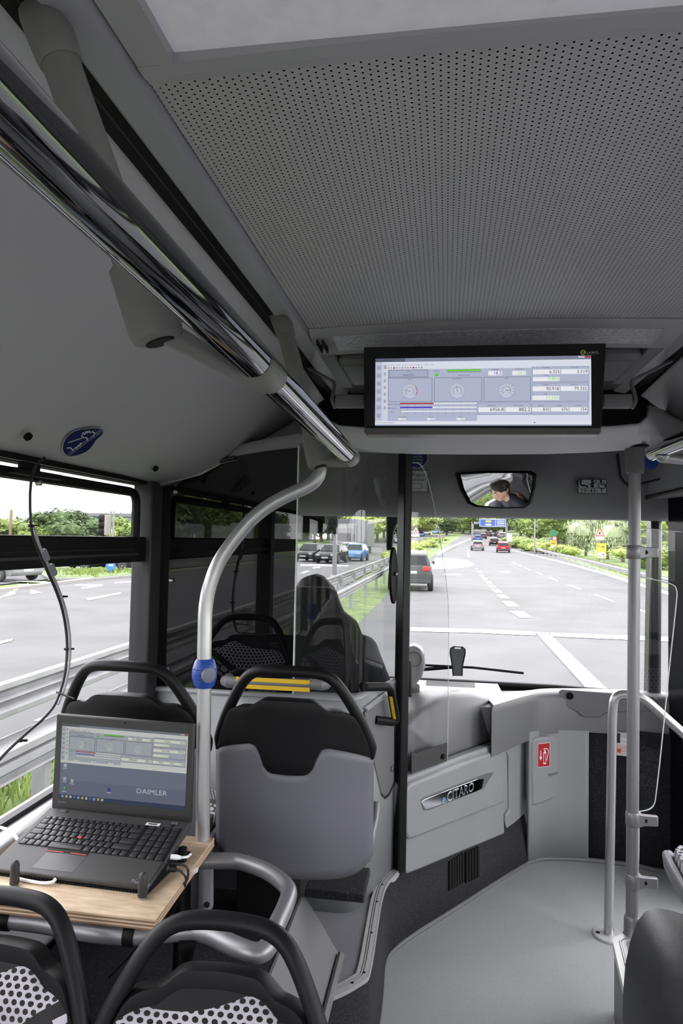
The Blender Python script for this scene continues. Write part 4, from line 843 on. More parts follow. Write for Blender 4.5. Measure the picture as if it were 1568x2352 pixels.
for x, y in ((432, 2150), (415, 2000 - 12)):
    p = at(x, y, Z=ZT) + V((0, 0, -.02)); b = MB(); b.lathe(p, (0, 0, -1), [(.018, -.01), (.02, .0), (.014, .02), (.012, .05), (.014, .33)], 12); obj('foot', b, BLACK, tf)
# ------------------------------------------------------------------ plywood board, pegs
ZB = .822
bd_ = [at(-60, 2070, Z=ZB), at(346, 2112, Z=ZB), at(487, 1924, Z=ZB), V((-1.04, 1.72, ZB))]; bd_[1].x = -.572; bd_[2].x = -.582; bd_[0] = V((-1.04, bd_[1].y, ZB))
bt = thing('wooden_board', 'pale birch plywood board carrying the laptop', 'board', (-.8, 1.5, ZB - .022))
def wood_mat():
    m = mat('birch_ply', (.62, .47, .32), .5, bump=.1, scale=250); nt = m.node_tree; bs = nt.nodes['Principled BSDF']
    tc = nt.nodes.new('ShaderNodeTexCoord'); mp_ = nt.nodes.new('ShaderNodeMapping'); mp_.inputs['Scale'].default_value = (3, 14, 3); nz = nt.nodes.new('ShaderNodeTexNoise'); nz.inputs['Scale'].default_value = 6; nz.inputs['Detail'].default_value = 5
    r = nt.nodes.new('ShaderNodeValToRGB'); r.color_ramp.elements[0].color = (.50, .36, .23, 1); r.color_ramp.elements[1].color = (.70, .55, .39, 1); r.color_ramp.elements[0].position = .3; r.color_ramp.elements[1].position = .7
    nt.links.new(tc.outputs['Object'], mp_.inputs[0]); nt.links.new(mp_.outputs[0], nz.inputs['Vector']); nt.links.new(nz.outputs['Fac'], r.inputs[0]); nt.links.new(r.outputs[0], bs.inputs['Base Color']); return m
PLY = wood_mat(); PLYD = mat('ply_dark_layer', (.22, .13, .075), .6); PLYL = mat('ply_light_layer', (.55, .42, .29), .6)
b = MB(); b.prism([p + V((0, 0, -.004)) for p in bd_], (0, 0, .004)); obj('top_veneer', b, PLY, bt)
for i in range(5):
    b = MB(); ins = -.0006 if i % 2 else 0; b.prism([p + V((0, 0, -.004 - .0036 * (i + 1))) for p in bd_], (0, 0, .0036)); obj('ply_layer', b, PLYD if i % 2 == 0 else PLYL, bt)
PEG = mat('peg_black', (.02, .02, .02), .55, bump=.2, scale=800)
for (x, y), lb in (((33, 2034), 'black rounded peg at the near left corner of the laptop'), ((327, 2063), 'black rounded peg at the near right corner of the laptop')):
    p = at(x, y, Z=ZB); pg = thing('rubber_peg', lb, 'peg', p, 'pegs holding the laptop')
    b = MB(); b.lathe(p, (0, 0, 1), [(.0095, .004), (.0105, .006), (.0095, .044), (.0075, .051), (.004, .0545), (.0005, .0555)], 16); obj('sleeve', b, PEG, pg)
    b = MB(); b.lathe(p, (0, 0, 1), [(.0085, 0), (.0085, .004)], 12); obj('washer', b, SCREW, pg)
# ------------------------------------------------------------------ laptop
LAPM = mat('laptop_black', (.03, .029, .028), .5, bump=.1, scale=2500); KEYM = mat('key_black', (.012, .012, .013), .45)
BL, BR = V((-1.012, 1.676, .888)), V((-.62, 1.66, .888)); FR = at(338, 2039, Z=.839); FL = FR + (BL - BR)
lt = thing('laptop', 'open black laptop showing the measuring program on the plywood board', 'laptop', (BL + FR) / 2)
lu, lv = (BR - BL).normalized(), (FR - BR).normalized(); ln = lu.cross(lv); ln = ln if ln.z > 0 else -ln
b = MB(); b.loft([[BL - ln * .022, BR - ln * .022, FR - ln * .0115, FL - ln * .0115], [BL, BR, FR, FL]]); base = obj('base', b, LAPM, lt, bevel=.004)
def lp_(x, y, off=.0): return onplane(x, y, BL + ln * off, ln)
kc = [lp_(107, 1874), lp_(419, 1904), lp_(376, 1979), lp_(40, 1937)]
b = MB(); b.prism([p + ln * .0003 for p in kc], -ln * .004); kb_ = obj('keyboard_tray', b, BLACK, base)
def kpos(s, t): return (kc[0].lerp(kc[1], s)).lerp(kc[3].lerp(kc[2], s), t)
rows = [([1] * 16, .10, 4), ([1] * 13 + [2], 1, 4), ([1.5] + [1] * 12 + [1.5], 1, 4), ([1.75] + [1] * 11 + [2.25], 1, 4), ([1.25] + [1] * 11 + [2.75], 1, 4), ([1, 1, 1, 1, 5, 1, 1, 1, 1, 1, 1], 1, 4)]
hts = [.10, .18, .18, .18, .18, .18]; legends = ['', '1234567890ß', 'QWERTZUIOPÜ', 'ASDFGHJKLÖÄ', 'YXCVBNM,.-', '']
ki = Ink(kc[0], lu, -lv); ki.n = ln; t0 = .01; kmesh = {}
def add_key(s0, s1, ta, tb, leg=None):
    g = .004; q = [kpos(s0 + g, ta + g * 2.2), kpos(s1 - g, ta + g * 2.2), kpos(s1 - g, tb - g * 2.2), kpos(s0 + g, tb - g * 2.2)]
    c = sum(q, V()) / 4
    key = (round(s1 - s0, 4), round(tb - ta, 3))
    if key not in kmesh:
        bb = MB(); bb.loft([[p - c for p in q], [(p - c) * .95 + ln * .0022 for p in q], [(p - c) * .86 + ln * .0026 for p in q]]); kmesh[key] = bb.data('key', 40); kmesh[key].materials.append(KEYM)
    o = bpy.data.objects.new('key', kmesh[key]); COL.objects.link(o); o.location = c; o.parent = kb_
    if leg:
        d = c - kc[0]; ki.text(leg, d.dot(ki.u) - .004, d.dot(ki.v) + .0005, .0032, '#b8bcc0', 1, 'c')
ki.o = kc[0] + ln * .003
for (ws_, _, _), hh, leg in zip(rows, hts, legends):
    tot = sum(ws_); s = .008; span = .74
    for i, wk in enumerate(ws_):
        e = s + wk / tot * span; li = i - (0 if leg.startswith('Q') is False and leg[:1] == '1' else 1)
        add_key(s, e, t0, t0 + hh, leg[li] if leg and 0 <= li < len(leg) else None); s = e
    for i in range(4):
        add_key(.765 + .056 * i, .765 + .056 * (i + 1), t0, t0 + hh, ('', '', '789', '456', '123', '0')[hts.index(hh) if False else 0:1] if False else None)
    t0 += hh
ki.build('key_legends', PRINT, kb_)
b = MB(); b.lathe(lp_(184, 1925, .0025), ln, [(.0035, 0), (.004, .002), (.003, .0035)], 12); obj('pointing_stick', b, mat('red_nub', (.6, .05, .05), .6), base)
PADM = mat('trackpad', (.035, .035, .036), .35)
b = MB(); b.prism([lp_(109, 1955, .0003), lp_(204, 1963, .0003), lp_(166, 2004, .0003), lp_(73, 1993, .0003)], -ln * .001); obj('trackpad', b, PADM, base)
for q in (((111, 1948), (152, 1951), (146, 1958), (107, 1953)), ((152, 1951), (166, 1952), (160, 1959), (146, 1958)), ((166, 1952), (206, 1955), (198, 1965), (160, 1959))):
    b = MB(); b.prism([lp_(x, y, .0012) for x, y in q], -ln * .001); obj('trackpad_button', b, BLACK, base)
REDL = mat('red_line', (.5, .06, .05), .5)
for q in (((107, 1952.4), (146, 1956.4), (145, 1958), (106.5, 1954)), ((163, 1958), (198, 1963), (197, 1964.7), (162, 1959.6))):
    b = MB(); b.prism([lp_(x, y, .0016) for x, y in q], -ln * .0005); obj('red_stripe', b, REDL, base)
tl = lp_(298, 2026, .0006); k = Ink(tl, lp_(336, 2035) - lp_(298, 2026), -lv); k.n = ln; k.text('ThinkPad', 0, 0, .009, '#9a9a9c', 1); k.disc(.0115, .0105, .0012, '#c02020', 2); k.build('maker_logo', PRINT, base)
k = Ink(lp_(333, 1895, .0006), lu, -lv); k.n = ln; k.rect(0, 0, .037, .011, '#d8d8d6', 1); k.rect(.006, .003, .03, .006, '#303030', 2); k.rect(.006, .007, .03, .009, '#404040', 2); k.build('asset_sticker', PRINT, base)
b = MB(); b.lathe(lp_(396, 1897, .0), ln, [(.005, 0), (.005, .0012), (.004, .0016)], 14); obj('power_button', b, BLACK, base)
for x in (146, 402):
    b = MB(); c = lp_(x, 1864 + (x - 146) * .11, 0); b.box(c + V((-.009, -.004, .0)), c + V((.009, .004, .004))); obj('hinge', b, SCREW, base)
ld0 = V((-.987, 1.683, 1.103)); ldn = V((.9973, .0114, -.0193)).cross(V((-.0288, .0294, -1.0))).normalized()
if ldn.y > 0: ldn = -ldn
def ll(x, y, off=0): return onplane(x, y, ld0 + ldn * off, ldn)
b = MB(); b.prism([ll(130, 1640), ll(446, 1665), ll(438, 1893), ll(118, 1857)], -ldn * .013); lid = obj('lid', b, LAPM, lt, bevel=.003)
c4 = [ll(143.5, 1662, .0006), ll(432, 1685.7, .0006), ll(424.5, 1861, .0006), ll(135.5, 1832, .0006)]
k = Ink(c4[3], c4[2] - c4[3], c4[0] - c4[3], .0003); Wd, Hd = (c4[2] - c4[3]).length, (c4[0] - c4[3]).length
LAPSCR = colour_mat('laptop_screen_image', .085)
k.rect(0, 0, Wd, Hd, '#7b8398', 0); k.rect(0, 0, Wd, Hd * .25, '#70788f', 1); k.rect(0, 0, Wd, Hd * .055, '#33415f', 2)
for i in range(11): k.rect(Wd * (.02 + .032 * i), Hd * .012, Wd * (.038 + .032 * i), Hd * .044, ('#8fb0d0', '#d8c060', '#c8d0dc', '#6070b0')[i % 4], 3)
for x, y, c in ((.04, .44, '#c8d4e0'), (.04, .26, '#c0ccd8'), (.1, .24, '#b8ccc0'), (.04, .13, '#3a9a4a'), (.4, .17, '#3a48b0')): k.rect(Wd * x - .004, Hd * y - .004, Wd * x + .004, Hd * y + .005, c, 3); k.rect(Wd * x - .006, Hd * y - .008, Wd * x + .006, Hd * y - .006, '#c6ccd8', 3)
k.text('DAIMLER', Wd * .62, Hd * .165, Hd * .065, '#d9dde4', 3, 'l', 1.15); k.text('7', Wd * .04, Hd * .12, .006, '#ffffff', 4, 'c')
k2 = Ink(c4[3] + k.v * (Hd * .475), k.u, k.v, .0003); k2.n = k.n; draw_app(k2, Wd, Hd * .525)
ofs = len(k.vs); k.vs += [v + k.n * .001 for v in k2.vs]; k.fs += [tuple(i + ofs for i in f) for f in k2.fs]; k.cs += [tuple(v * m for v, m in zip(c, (1.05, 1.06, .88))) for c in k2.cs]
k.build('screen_image', LAPSCR, lid)
b = MB(); b.lathe(ll(287, 1661, 0), ldn, [(.003, 0), (.003, .0008), (.0015, .001)], 10); obj('webcam', b, BLACKM, lid)
k = Ink(ll(134, 1843, .0006), k.u, k.v); k.text('lenovo', 0, 0, .0055, '#77797c', 1); k.build('maker_name', PRINT, lid)
for x, y in ((418, 1930), (118, 1895)):
    p = lp_(x, y) - ln * .02; b = MB(); b.tube([p, V((p.x, p.y, ZB + .0005))], .011, 10); obj('riser_foot', b, BLACK, lt)
mt = thing('non_slip_mat', 'black open-weave non-slip mat under the laptop front edge', 'mat', FR)
bm_ = [V((FL.x, FL.y, 0)), V((FR.x, FR.y, 0)), V((BR.x + .01, BR.y - .02, 0)), V((BL.x, BL.y - .02, 0))]
d_ = V((lv.x, lv.y, 0)) * -.004; b = MB(); b.prism([V((p.x, p.y, ZB + .0003)) + (d_ if i < 2 else V()) for i, p in enumerate(bm_)], (0, 0, .0028)); obj('weave', b, mat('mat_black', (.01, .01, .01), .8, bump=1.0, scale=350), mt)
b = MB()
for i in range(60):
    p = (bm_[0] + d_).lerp(bm_[1] + d_, (i + .5) / 60); b.ball(V((p.x, p.y, ZB + .003)), .0032, 1)
eo = obj('edge_beads', b, BLACK, mt); eo['kind'] = 'stuff'
# ------------------------------------------------------------------ cables
def cable(name, label, pts, r, m, extras=None):
    t = thing(name, label, 'cable', pts[-1]); b = MB(); b.tube(catmull(pts, 5), r, 8); obj('wire', b, m, t); return t
WIREB = mat('cable_black', (.018, .018, .02), .4); WIREG = mat('cable_grey', (.3, .3, .33), .4); WIREW = mat('cable_white', (.75, .76, .78), .4)
Xc = -1.045
hcp = [(102, 1052), (88, 1064), (76, 1085), (70, 1120), (69, 1160), (72, 1210), (80, 1245), (93, 1275), (110, 1315), (128, 1355), (143, 1400), (152, 1450), (154, 1495), (150, 1540), (141, 1580), (126, 1618), (100, 1650), (62, 1683), (20, 1722), (-15, 1760)]
hp = [at(x, y, X=Xc + .02 * (i / 19)) for i, (x, y) in enumerate(hcp)]
c_ = cable('hanging_cable', 'black cable bundle hanging across the left window', hp, .0038, WIREB)
b = MB(); b.tube(catmull([p + V((.008, .002, 0)) for p in hp[5:16]], 5), .0035, 8); obj('second_wire', b, WIREG, c_)
for i in (7, 8):
    p, q = at(93 + 17 * (i - 7) + 6, 1262 + 34 * (i - 7), X=Xc + .02), at(103 + 17 * (i - 7) + 6, 1287 + 34 * (i - 7), X=Xc + .02); b = MB(); b.tube([p, p.lerp(q, .1), p.lerp(q, .9), q], [.005, .0085, .0085, .005], 8); obj('connector', b, mat('connector_grey', (.2, .2, .24), .45), c_)
for x, y in ((72, 1207), (139, 1370), (154, 1490), (45, 1700)):
    p = at(x, y, X=Xc + .01); b = MB(); b.lathe(p + V((0, -.001, -.004)), (0, .1, 1), [(.008, 0), (.008, .006)], 10); b.box(p + V((.006, -.003, -.002)), p + V((.02, .003, .003))); obj('cable_tie', b, BLACK, c_)
b = MB(); p = at(138, 1590, X=Xc + .02); b.tube([p + V((-.01, 0, 0)), p + V((.03, -.02, -.004)), p + V((.06, -.03, -.008))], .0025, 6); obj('cable_tie', b, BLACK, c_)
zz = ZB
cable('white_cable', 'white cable lying on the window ledge beside the laptop', [at(-20, 1898, Z=.86), at(10, 1903, Z=.86), at(30, 1915, Z=.85), at(42, 1932, Z=.845), at(44, 1945, Z=.835)], .004, WIREW)
cable('white_cable', 'white cable curling out under the laptop by the left peg', [at(42, 2018, Z=.828), at(60, 2022, Z=.827), at(95, 2028, Z=.827), at(120, 2026, Z=.83), at(128, 2018, Z=.835)], .0035, WIREW)
pl_ = thing('cable_plug', 'white plug in the laptop side near the pole collar', 'plug', at(398, 1968, Z=.868))
a, c = at(392, 1968, Z=.870), at(416, 1970, Z=.868); b = MB(); b.tube([a, a.lerp(c, .6), c], [.006, .006, .004], 8); obj('plug_body', b, WIREW, pl_)
b = MB(); b.tube(catmull([c, at(430, 1968, Z=.866), at(438, 1962, Z=.862)], 4), .0028, 6); obj('lead', b, WIREW, pl_)
for nm_, lb, st_, path in (('usb_cable', 'black cable from the laptop side running down to the floor, left strand', (385, 1982), [(402, 1984, .86), (425, 1989, .855), (432, 2003, .84), (426, 2030, .80), (405, 2070, .74), (370, 2115, .66), (320, 2170, .55), (270, 2225, .46), (228, 2265, .40)]),
                         ('usb_cable', 'black cable from the laptop side running down to the floor, right strand', (385, 1994), [(405, 1998, .855), (418, 2004, .85), (427, 2020, .83), (418, 2050, .78), (395, 2095, .7), (365, 2140, .62), (330, 2195, .52), (298, 2250, .45), (275, 2300, .40), (262, 2360, .36)])):
    pts = [at(x, y, Z=z) for x, y, z in path]; t = cable(nm_, lb, pts, .0028, WIREB); p = at(*st_, Z=.862); b = MB(); b.tube([p, p.lerp(pts[0], .7), pts[0]], [.007, .007, .004], 8); obj('plug_body', b, BLACK, t)
fg = thing('cable_flag', 'white paper flag label on the cables beside the pole collar', 'label', at(445, 1998, Z=.84))
p = [at(434, 2016, Y=1.56), at(436, 2002, Y=1.56), at(456, 1990, Y=1.56), at(454, 2003, Y=1.56)]; b = MB(); b.prism(p, (0, .0008, 0)); obj('paper', b, WHITE, fg)
# ------------------------------------------------------------------ patterned seat fabric
def fabric():
    m = bpy.data.materials.new('patterned_seat_fabric'); m.use_nodes = True; nt = m.node_tree; bs = nt.nodes['Principled BSDF']
    x, y, z = coords(nt); w = z - y * .9
    def tri(s):
        def one(o):
            u = (x / s + o).frac() - .5; v = ((w / (s * 1.732) + o).frac() - .5) * 1.732; return (u * u + v * v).sqrt()
        return one(0.).min(one(.5))
    g = (w * 2.6 + (x * 9.0 + 1.1).sin() * .16 + x * .5 + .39).frac()
    net = tri(.0185).gt(.33) * g.lt(.36)
    small = tri(.0105).lt(.3) * g.gt(.50) * g.lt(.66)
    big = tri(.038).lt(.42) * g.gt(.74) * g.lt(.90)
    k = net.max(small).max(big)
    mx = nt.nodes.new('ShaderNodeMix'); mx.data_type = 'RGBA'; mx.inputs[6].default_value = (.007, .007, .008, 1); mx.inputs[7].default_value = (.50, .48, .53, 1)
    nt.links.new(k.s, mx.inputs[0]); nt.links.new(mx.outputs[2], bs.inputs['Base Color']); bs.inputs['Roughness'].default_value = .95
    nz = nt.nodes.new('ShaderNodeTexNoise'); nz.inputs['Scale'].default_value = 900; bp = nt.nodes.new('ShaderNodeBump'); bp.inputs['Strength'].default_value = .5; bp.inputs['Distance'].default_value = .002
    nt.links.new(nz.outputs['Fac'], bp.inputs['Height']); nt.links.new(bp.outputs[0], bs.inputs['Normal']); bs.inputs['Sheen Weight'].default_value = .15
    return m
FABRIC = fabric()
# seat in its own frame: sitter faces +y, z measured from the bus floor of the front pair
def interp(tab, x):
    x = abs(x)
    for (a, ya), (c, yc) in zip(tab, tab[1:]):
        if x <= c: return ya + (yc - ya) * (x - a) / (c - a)
    return tab[-1][1]
HI = [(0, 1.142), (.075, 1.140), (.09, 1.134), (.115, 1.114), (.16, 1.110), (.185, 1.098), (.205, 1.06), (.225, 1.01), (.235, .975)]
LO = [(0, .93), (.05, .932), (.066, .94), (.076, .96), (.085, .99), (.096, 1.007), (.115, 1.011), (.16, 1.0), (.2, .988), (.235, .972)]
def yb(x, z): return .075 * (abs(x) / .235) ** 2.2 - (z - .64) * .09
def colgrid(lo, hi, half, nx, nz, yoff, bulge=0, rim=0):
    rows = []
    for i in range(nx + 1):
        x = -half + 2 * half * i / nx; a, c = lo(x), hi(x); r = []
        for j in range(nz + 1):
            t = j / nz; z = a + (c - a) * t; e = (1 - (abs(x) / half) ** 4) * (1 - (2 * t - 1) ** 6)
            r.append(V((x, yb(x, z) + yoff + bulge * e, z)))
        rows.append(r)
    b = MB(); b.grid(rows); return b
def closed_cols(lo, hi, half, nx, nz, y0, y1, bulge):
    """padded body between two column grids"""
    rows = []
    for i in range(nx + 1):
        x = -half + 2 * half * i / nx; a, c = lo(x), hi(x); r = []
        for j in range(nz + 1):
            t = j / nz; z = a + (c - a) * t; e = max(0, (1 - (abs(x) / half) ** 6) * (1 - (2 * t - 1) ** 8)); r.append(V((x, yb(x, z) + y0 + (y1 - y0 + bulge) * e ** .5 if e > 0 else yb(x, z) + y0, z)))
        for j in range(nz, -1, -1):
            t = j / nz; z = a + (c - a) * t; r.append(V((x, yb(x, z) + y0 - .004, z)))
        rows.append(r)
    b = MB(); b.loft(rows); return b
def make_seat(label):
    t = thing('bus_seat', label, 'seat', (0, 0, 0))
    shl = lambda x: .63 + .05 * (abs(x) / .235) ** 8
    b = colgrid(shl, lambda x: interp(LO, x) + .003, .238, 26, 12, .0); obj('back_shell', b, SHELL, t, solid=.034, off=1)
    b = colgrid(lambda x: interp(LO, x), lambda x: interp(HI, x), .236, 40, 6, -.003); obj('head_shell', b, HANDLE, t, solid=.036, off=1, bevel=.004)
    half = [(.234, .968), (.229, 1.0), (.216, 1.04), (.197, 1.085), (.172, 1.132), (.148, 1.172), (.122, 1.203), (.09, 1.219), (.05, 1.2235), (0, 1.2245)]
    arc = [V((-x, 0, z)) for x, z in half] + [V((x, 0, z)) for x, z in half[-2::-1]]; arc = catmull(arc, 3); rings = []
    for i, p in enumerate(arc):
        d = (arc[min(i + 1, len(arc) - 1)] - arc[max(i - 1, 0)]).normalized(); n = V((d.z, 0, -d.x)); c = V((p.x, yb(p.x, p.z) + .014, p.z)); tp2_ = min(1, (min(i, len(arc) - 1 - i) + 1.2) / 4); rings.append([c + n * (.0165 * tp2_ * math.cos(2 * PI * k / 10)) + V((0, .0195 * math.sin(2 * PI * k / 10), 0)) for k in range(10)])
    b = MB(); b.loft(rings); obj('handle', b, HANDLE, t, smooth=80)
    b = closed_cols(lambda x: .70, lambda x: interp(HI, x) - .028, .20, 24, 14, .036, .05, .012); obj('back_cushion', b, FABRIC, t, smooth=60)
    # seat pan
    def pan(y, s, z): return [V((x * s, y, z0)) for x, z0 in ((-.235, z), (-.228, z - .05), (-.16, z - .085), (.16, z - .085), (.228, z - .05), (.235, z), (.222, z + .01), (.20, z - .01), (-.20, z - .01), (-.222, z + .01))]
    b = MB(); b.loft([pan(.095, .96, .70), pan(.13, 1, .69), pan(.3, 1, .70), pan(.41, .97, .705), pan(.45, .86, .69)]); obj('seat_shell', b, SHELL, t, bevel=.006)
    b = MB(); b.loft([[V((x * s, y, z)) for x, z in ((-.21, .69), (-.2, .722), (-.1, .732 - dz), (0, .730 - dz), (.1, .732 - dz), (.2, .722), (.21, .69))] for y, s, dz in ((.05, .95, 0), (.12, 1, .01), (.3, 1, .008), (.40, .96, 0), (.432, .85, .02))]); obj('seat_cushion', b, FABRIC, t, smooth=60)
    b = MB(); b.box((-.17, .06, .3), (-.02, .3, .62)); obj('pedestal', b, BLACK, t, bevel=.01)
    return t
seat0 = make_seat('grey-backed bus seat with black loop handle in the aisle place before the partition')
seat0.location = (-.435, 1.945, 0)
def seat_copy(label, loc, rz, group=None):
    s = copy_tree(seat0); s.location = loc; s.rotation_euler = (0, 0, rz); s['label'] = label; return s
seat_copy('grey-backed bus seat by the left window behind the open laptop', (-.915, 1.90, 0), 0)
seat_copy('rear-facing patterned seat nearest the aisle at the bottom, handle overlapping the table frame', (-.405, 1.255, -.36), PI)
seat_copy('rear-facing patterned seat in the bottom left corner below the wooden board', (-.865, 1.255, -.357), PI)
rs = seat_copy('forward-facing bus seat at the right edge showing its patterned cushion corner', (.888, 1.83, -.035), 0)
# dark padded housing in the lower right corner
hs = [(1429, 2360), (1430, 2290), (1436, 2215), (1448, 2160), (1463, 2118), (1482, 2094), (1505, 2086), (1535, 2090), (1600, 2108), (1680, 2140), (1680, 2360)]
hp2 = [at(x, y, Y=1.62) for x, y in hs]; cen2 = V((.55, 1.62, .5)); low2 = [V((p.x, p.y, max(p.z, .26))) for p in hp2]
b = MB(); b.loft([[cen2 + (p - cen2) * .97 + V((0, .02, 0)) for p in low2], low2, [p + V((0, -.3, .0)) for p in low2], [cen2 + (p - cen2) * .97 + V((0, -.32, 0)) for p in low2]]);
for v in b.b.verts: v.co.z = max(v.co.z, .255)
tag(obj('seat_box', b, mat('dark_grey_vinyl', (.022, .0225, .0235), .42, spec=.25, bump=.35, scale=500, var=.2, vscale=30), None, bevel=.015, seg=3, smooth=50), 'dark grey rounded vinyl seat housing in the lower right corner', 'seat box')
# ------------------------------------------------------------------ right stanchion with clamps and acrylic screens
sx, sy = .655, 2.546
sc_ = thing('stanchion', 'tall silver-grey vertical pole from podium to dome on the right', 'stanchion', (sx, sy, .25))
ptop = at(1457, 1085, Y=sy); pbot = at(1449, 2140, Y=sy); pbot = V((sx - .002, sy, .255)); ptop = V((sx + .004, sy, 1.86))
b = MB(); b.tube([pbot, ptop], .0205, 22); obj('tube', b, TUBED, sc_)
b = MB(); b.lathe(pbot, (0, 0, 1), [(.03, 0), (.0265, .006), (.026, .05), (.0245, .062), (.022, .066)], 22); obj('base_collar', b, TUBED, sc_)
b = MB(); b.lathe(ptop + V((0, 0, -.006)), (0, 0, 1), [(.024, 0), (.029, .004), (.0305, .012), (.034, .085), (.034, .092)], 22); obj('top_cup', b, mat('cup_grey', (.11, .11, .11), .5), sc_)
b = MB(); b.lathe(ptop + V((0, 0, .085)), (0, 0, 1), [(.03, 0), (.048, .002), (.048, .009), (.03, .011)], 24); obj('top_flange', b, BLACK, sc_)
CLAMP = mat('clamp_grey', (.24, .235, .25), .38, metal=.4)
for y, lb in ((1268, 0), (1880, 1), (2022, 2)):
    c = at(1452, y, Y=sy); c.x = sx + .002; b = MB(); b.lathe(c + V((0, 0, -.024)), (0, 0, 1), [(.023, 0), (.0255, .004), (.0255, .044), (.023, .048)], 20); cl = obj('clamp', b, CLAMP, sc_)
    b = MB(); b.loft([[c + V((x, dy, dz)) for dy, dz in ((-.022 + sh, -hz), (-.022 + sh, hz), (.004, hz), (.004, -hz))] for x, sh, hz in ((.004, 0, .023), (.022, .003, .021), (.035, .008, .0185), (.076, .009, .0175), (.08, .012, .015))]); obj('jaw', b, CLAMP, cl, bevel=.003)
    b = MB(); b.lathe(c + V((.036, -.0135, 0)), (0, -1, 0), [(.008, -.004), (.008, .0008)], 6); obj('hex_bolt', b, BLACKM, cl)
ac = thing('acrylic_screen', 'clear acrylic screen held low on the stanchion with slanted edge', 'acrylic screen', at(1480, 1860, Y=sy))
def sp_(pts): return [at(x, y, Y=sy + .008) for x, y in pts]
o1 = [(1468, 1326)] + [(1478, 1327), (1500, 1331), (1530, 1338), (1546, 1344), (1552, 1352), (1554, 1366), (1551, 1400), (1535, 1550), (1518, 1720), (1506, 1825), (1502, 1846), (1494, 1857), (1480, 1862), (1467, 1864)]
b = MB(); b.prism(sp_(o1), (0, .005, 0)); obj('sheet', b, ACRYL, ac); b = MB(); b.tube(catmull(sp_(o1), 3), .0018, 6); obj('sheet_rim', b, EDGE, ac)
b = MB(); b.tube(sp_([(1467, 1868), (1466, 1960), (1464, 2010), (1463, 2120)]), .0025, 6); obj('lower_rim', b, EDGE, ac)
b = MB(); b.prism(sp_([(1453, 1866), (1467, 1866), (1463, 2120), (1450, 2120)]), (0, .005, 0)); obj('lower_sheet', b, ACRYL, ac)
ac2 = thing('acrylic_screen', 'small clear acrylic screen by the upper clamp of the stanchion', 'acrylic screen', at(1500, 1320, Y=sy))
o2 = [(1600, 1228), (1568, 1222), (1520, 1217), (1480, 1213), (1474, 1215), (1471, 1221), (1471, 1312), (1473, 1321), (1480, 1325), (1500, 1329), (1600, 1345)]
b = MB(); b.prism([p + V((0, .012, 0)) for p in sp_(o2)], (0, .005, 0)); obj('sheet', b, ACRYL, ac2); b = MB(); b.tube(catmull([p + V((0, .012, 0)) for p in sp_(o2[1:-1])], 3), .0012, 6); obj('sheet_rim', b, EDGE, ac2)
# grab rail on the floor ahead
gr = thing('grab_rail', 'bent silver grab rail standing on a round floor flange', 'grab rail', at(1397, 2150, Z=0))
g0 = at(1397, 2150, Z=0); gp_ = [g0 + V((0, 0, .01)), V((g0.x + .012, g0.y, .90)), V((g0.x + .02, g0.y, .985)), V((g0.x + .12, g0.y - .01, .985)), V((1.12, 2.93, .70))]
b = MB(); b.tube(fillet(gp_, [.3, .06, .07], 7), .0185, 18); obj('tube', b, TUBE, gr)
b = MB(); b.lathe(g0, (0, 0, 1), [(.062, .0), (.062, .006), (.058, .010), (.022, .011), (.022, .014)], 28); obj('floor_flange', b, ALU, gr)
for a in (60, 180, 300):
    b = MB(); b.lathe(g0 + V((.042 * math.cos(R(a)), .042 * math.sin(R(a)), .0105)), (0, 0, 1), [(.009, 0), (.009, .0008), (.004, .0012)], 10); obj('flange_screw', b, BLACK, gr)
# ------------------------------------------------------------------ driver seat, wheel, driver
DSEAT = mat('driver_seat_black', (.014, .014, .016), .7, bump=.3, scale=400)
dsx, dsy = -.545, 2.80
dst = thing('driver_seat', 'black high-backed driver seat behind the clear partition glass', 'driver seat', (dsx, dsy + .25, .25))
def back(z, hw, y, th): return [V((dsx + x, dsy + y + yy, z)) for x, yy in ((-hw, .02), (-hw * .9, 0), (0, -.01), (hw * .9, 0), (hw, .02), (hw * .92, th), (0, th * .8), (-hw * .92, th))]
b = MB(); b.loft([back(.62, .22, .06, .12), back(.8, .235, .04, .13), back(1.05, .235, .01, .12), back(1.18, .225, -.01, .11), back(1.26, .19, -.02, .1), back(1.30, .135, -.025, .09), back(1.34, .115, -.03, .09), back(1.385, .10, -.03, .08), back(1.40, .07, -.025, .06)]); obj('backrest', b, DSEAT, dst, smooth=60)
b = MB(); b.loft([[V((dsx + x, y, z)) for x, z in ((-.25, .6), (-.25, .7), (-.2, .74), (.2, .74), (.25, .7), (.25, .6))] for y in (dsy + .1, dsy + .5, dsy + .58)]); obj('cushion', b, DSEAT, dst, bevel=.02)
b = MB(); b.box((dsx - .18, dsy + .12, .25), (dsx + .18, dsy + .48, .61)); obj('pedestal', b, BLACK, dst, bevel=.02)
b = MB(); b.tube([(dsx + .27, dsy + .08, .86), (dsx + .27, dsy + .36, .88)], .03, 10); obj('armrest', b, DSEAT, dst)
stw = thing('steering_wheel', 'black steering wheel on the driver side of the dashboard', 'steering wheel', (dsx, 3.50, .8))
wc = V((dsx, 3.47, .97)); wn = V((0, -.55, .83)).normalized(); u_, v_ = frame_of(wn)
b = MB(); b.tube([wc + (u_ * math.cos(2 * PI * k / 28) + v_ * math.sin(2 * PI * k / 28)) * .21 for k in range(29)], .015, 10); obj('rim', b, BLACK, stw)
b = MB(); b.lathe(wc - wn * .02, wn, [(.07, 0), (.07, .02), (.05, .035)], 18); obj('hub', b, BLACK, stw)
for a in (0, 120, 240):
    b = MB(); b.tube([wc, wc + (u_ * math.cos(R(a)) + v_ * math.sin(R(a))) * .205], .012, 8); obj('spoke', b, BLACK, stw)
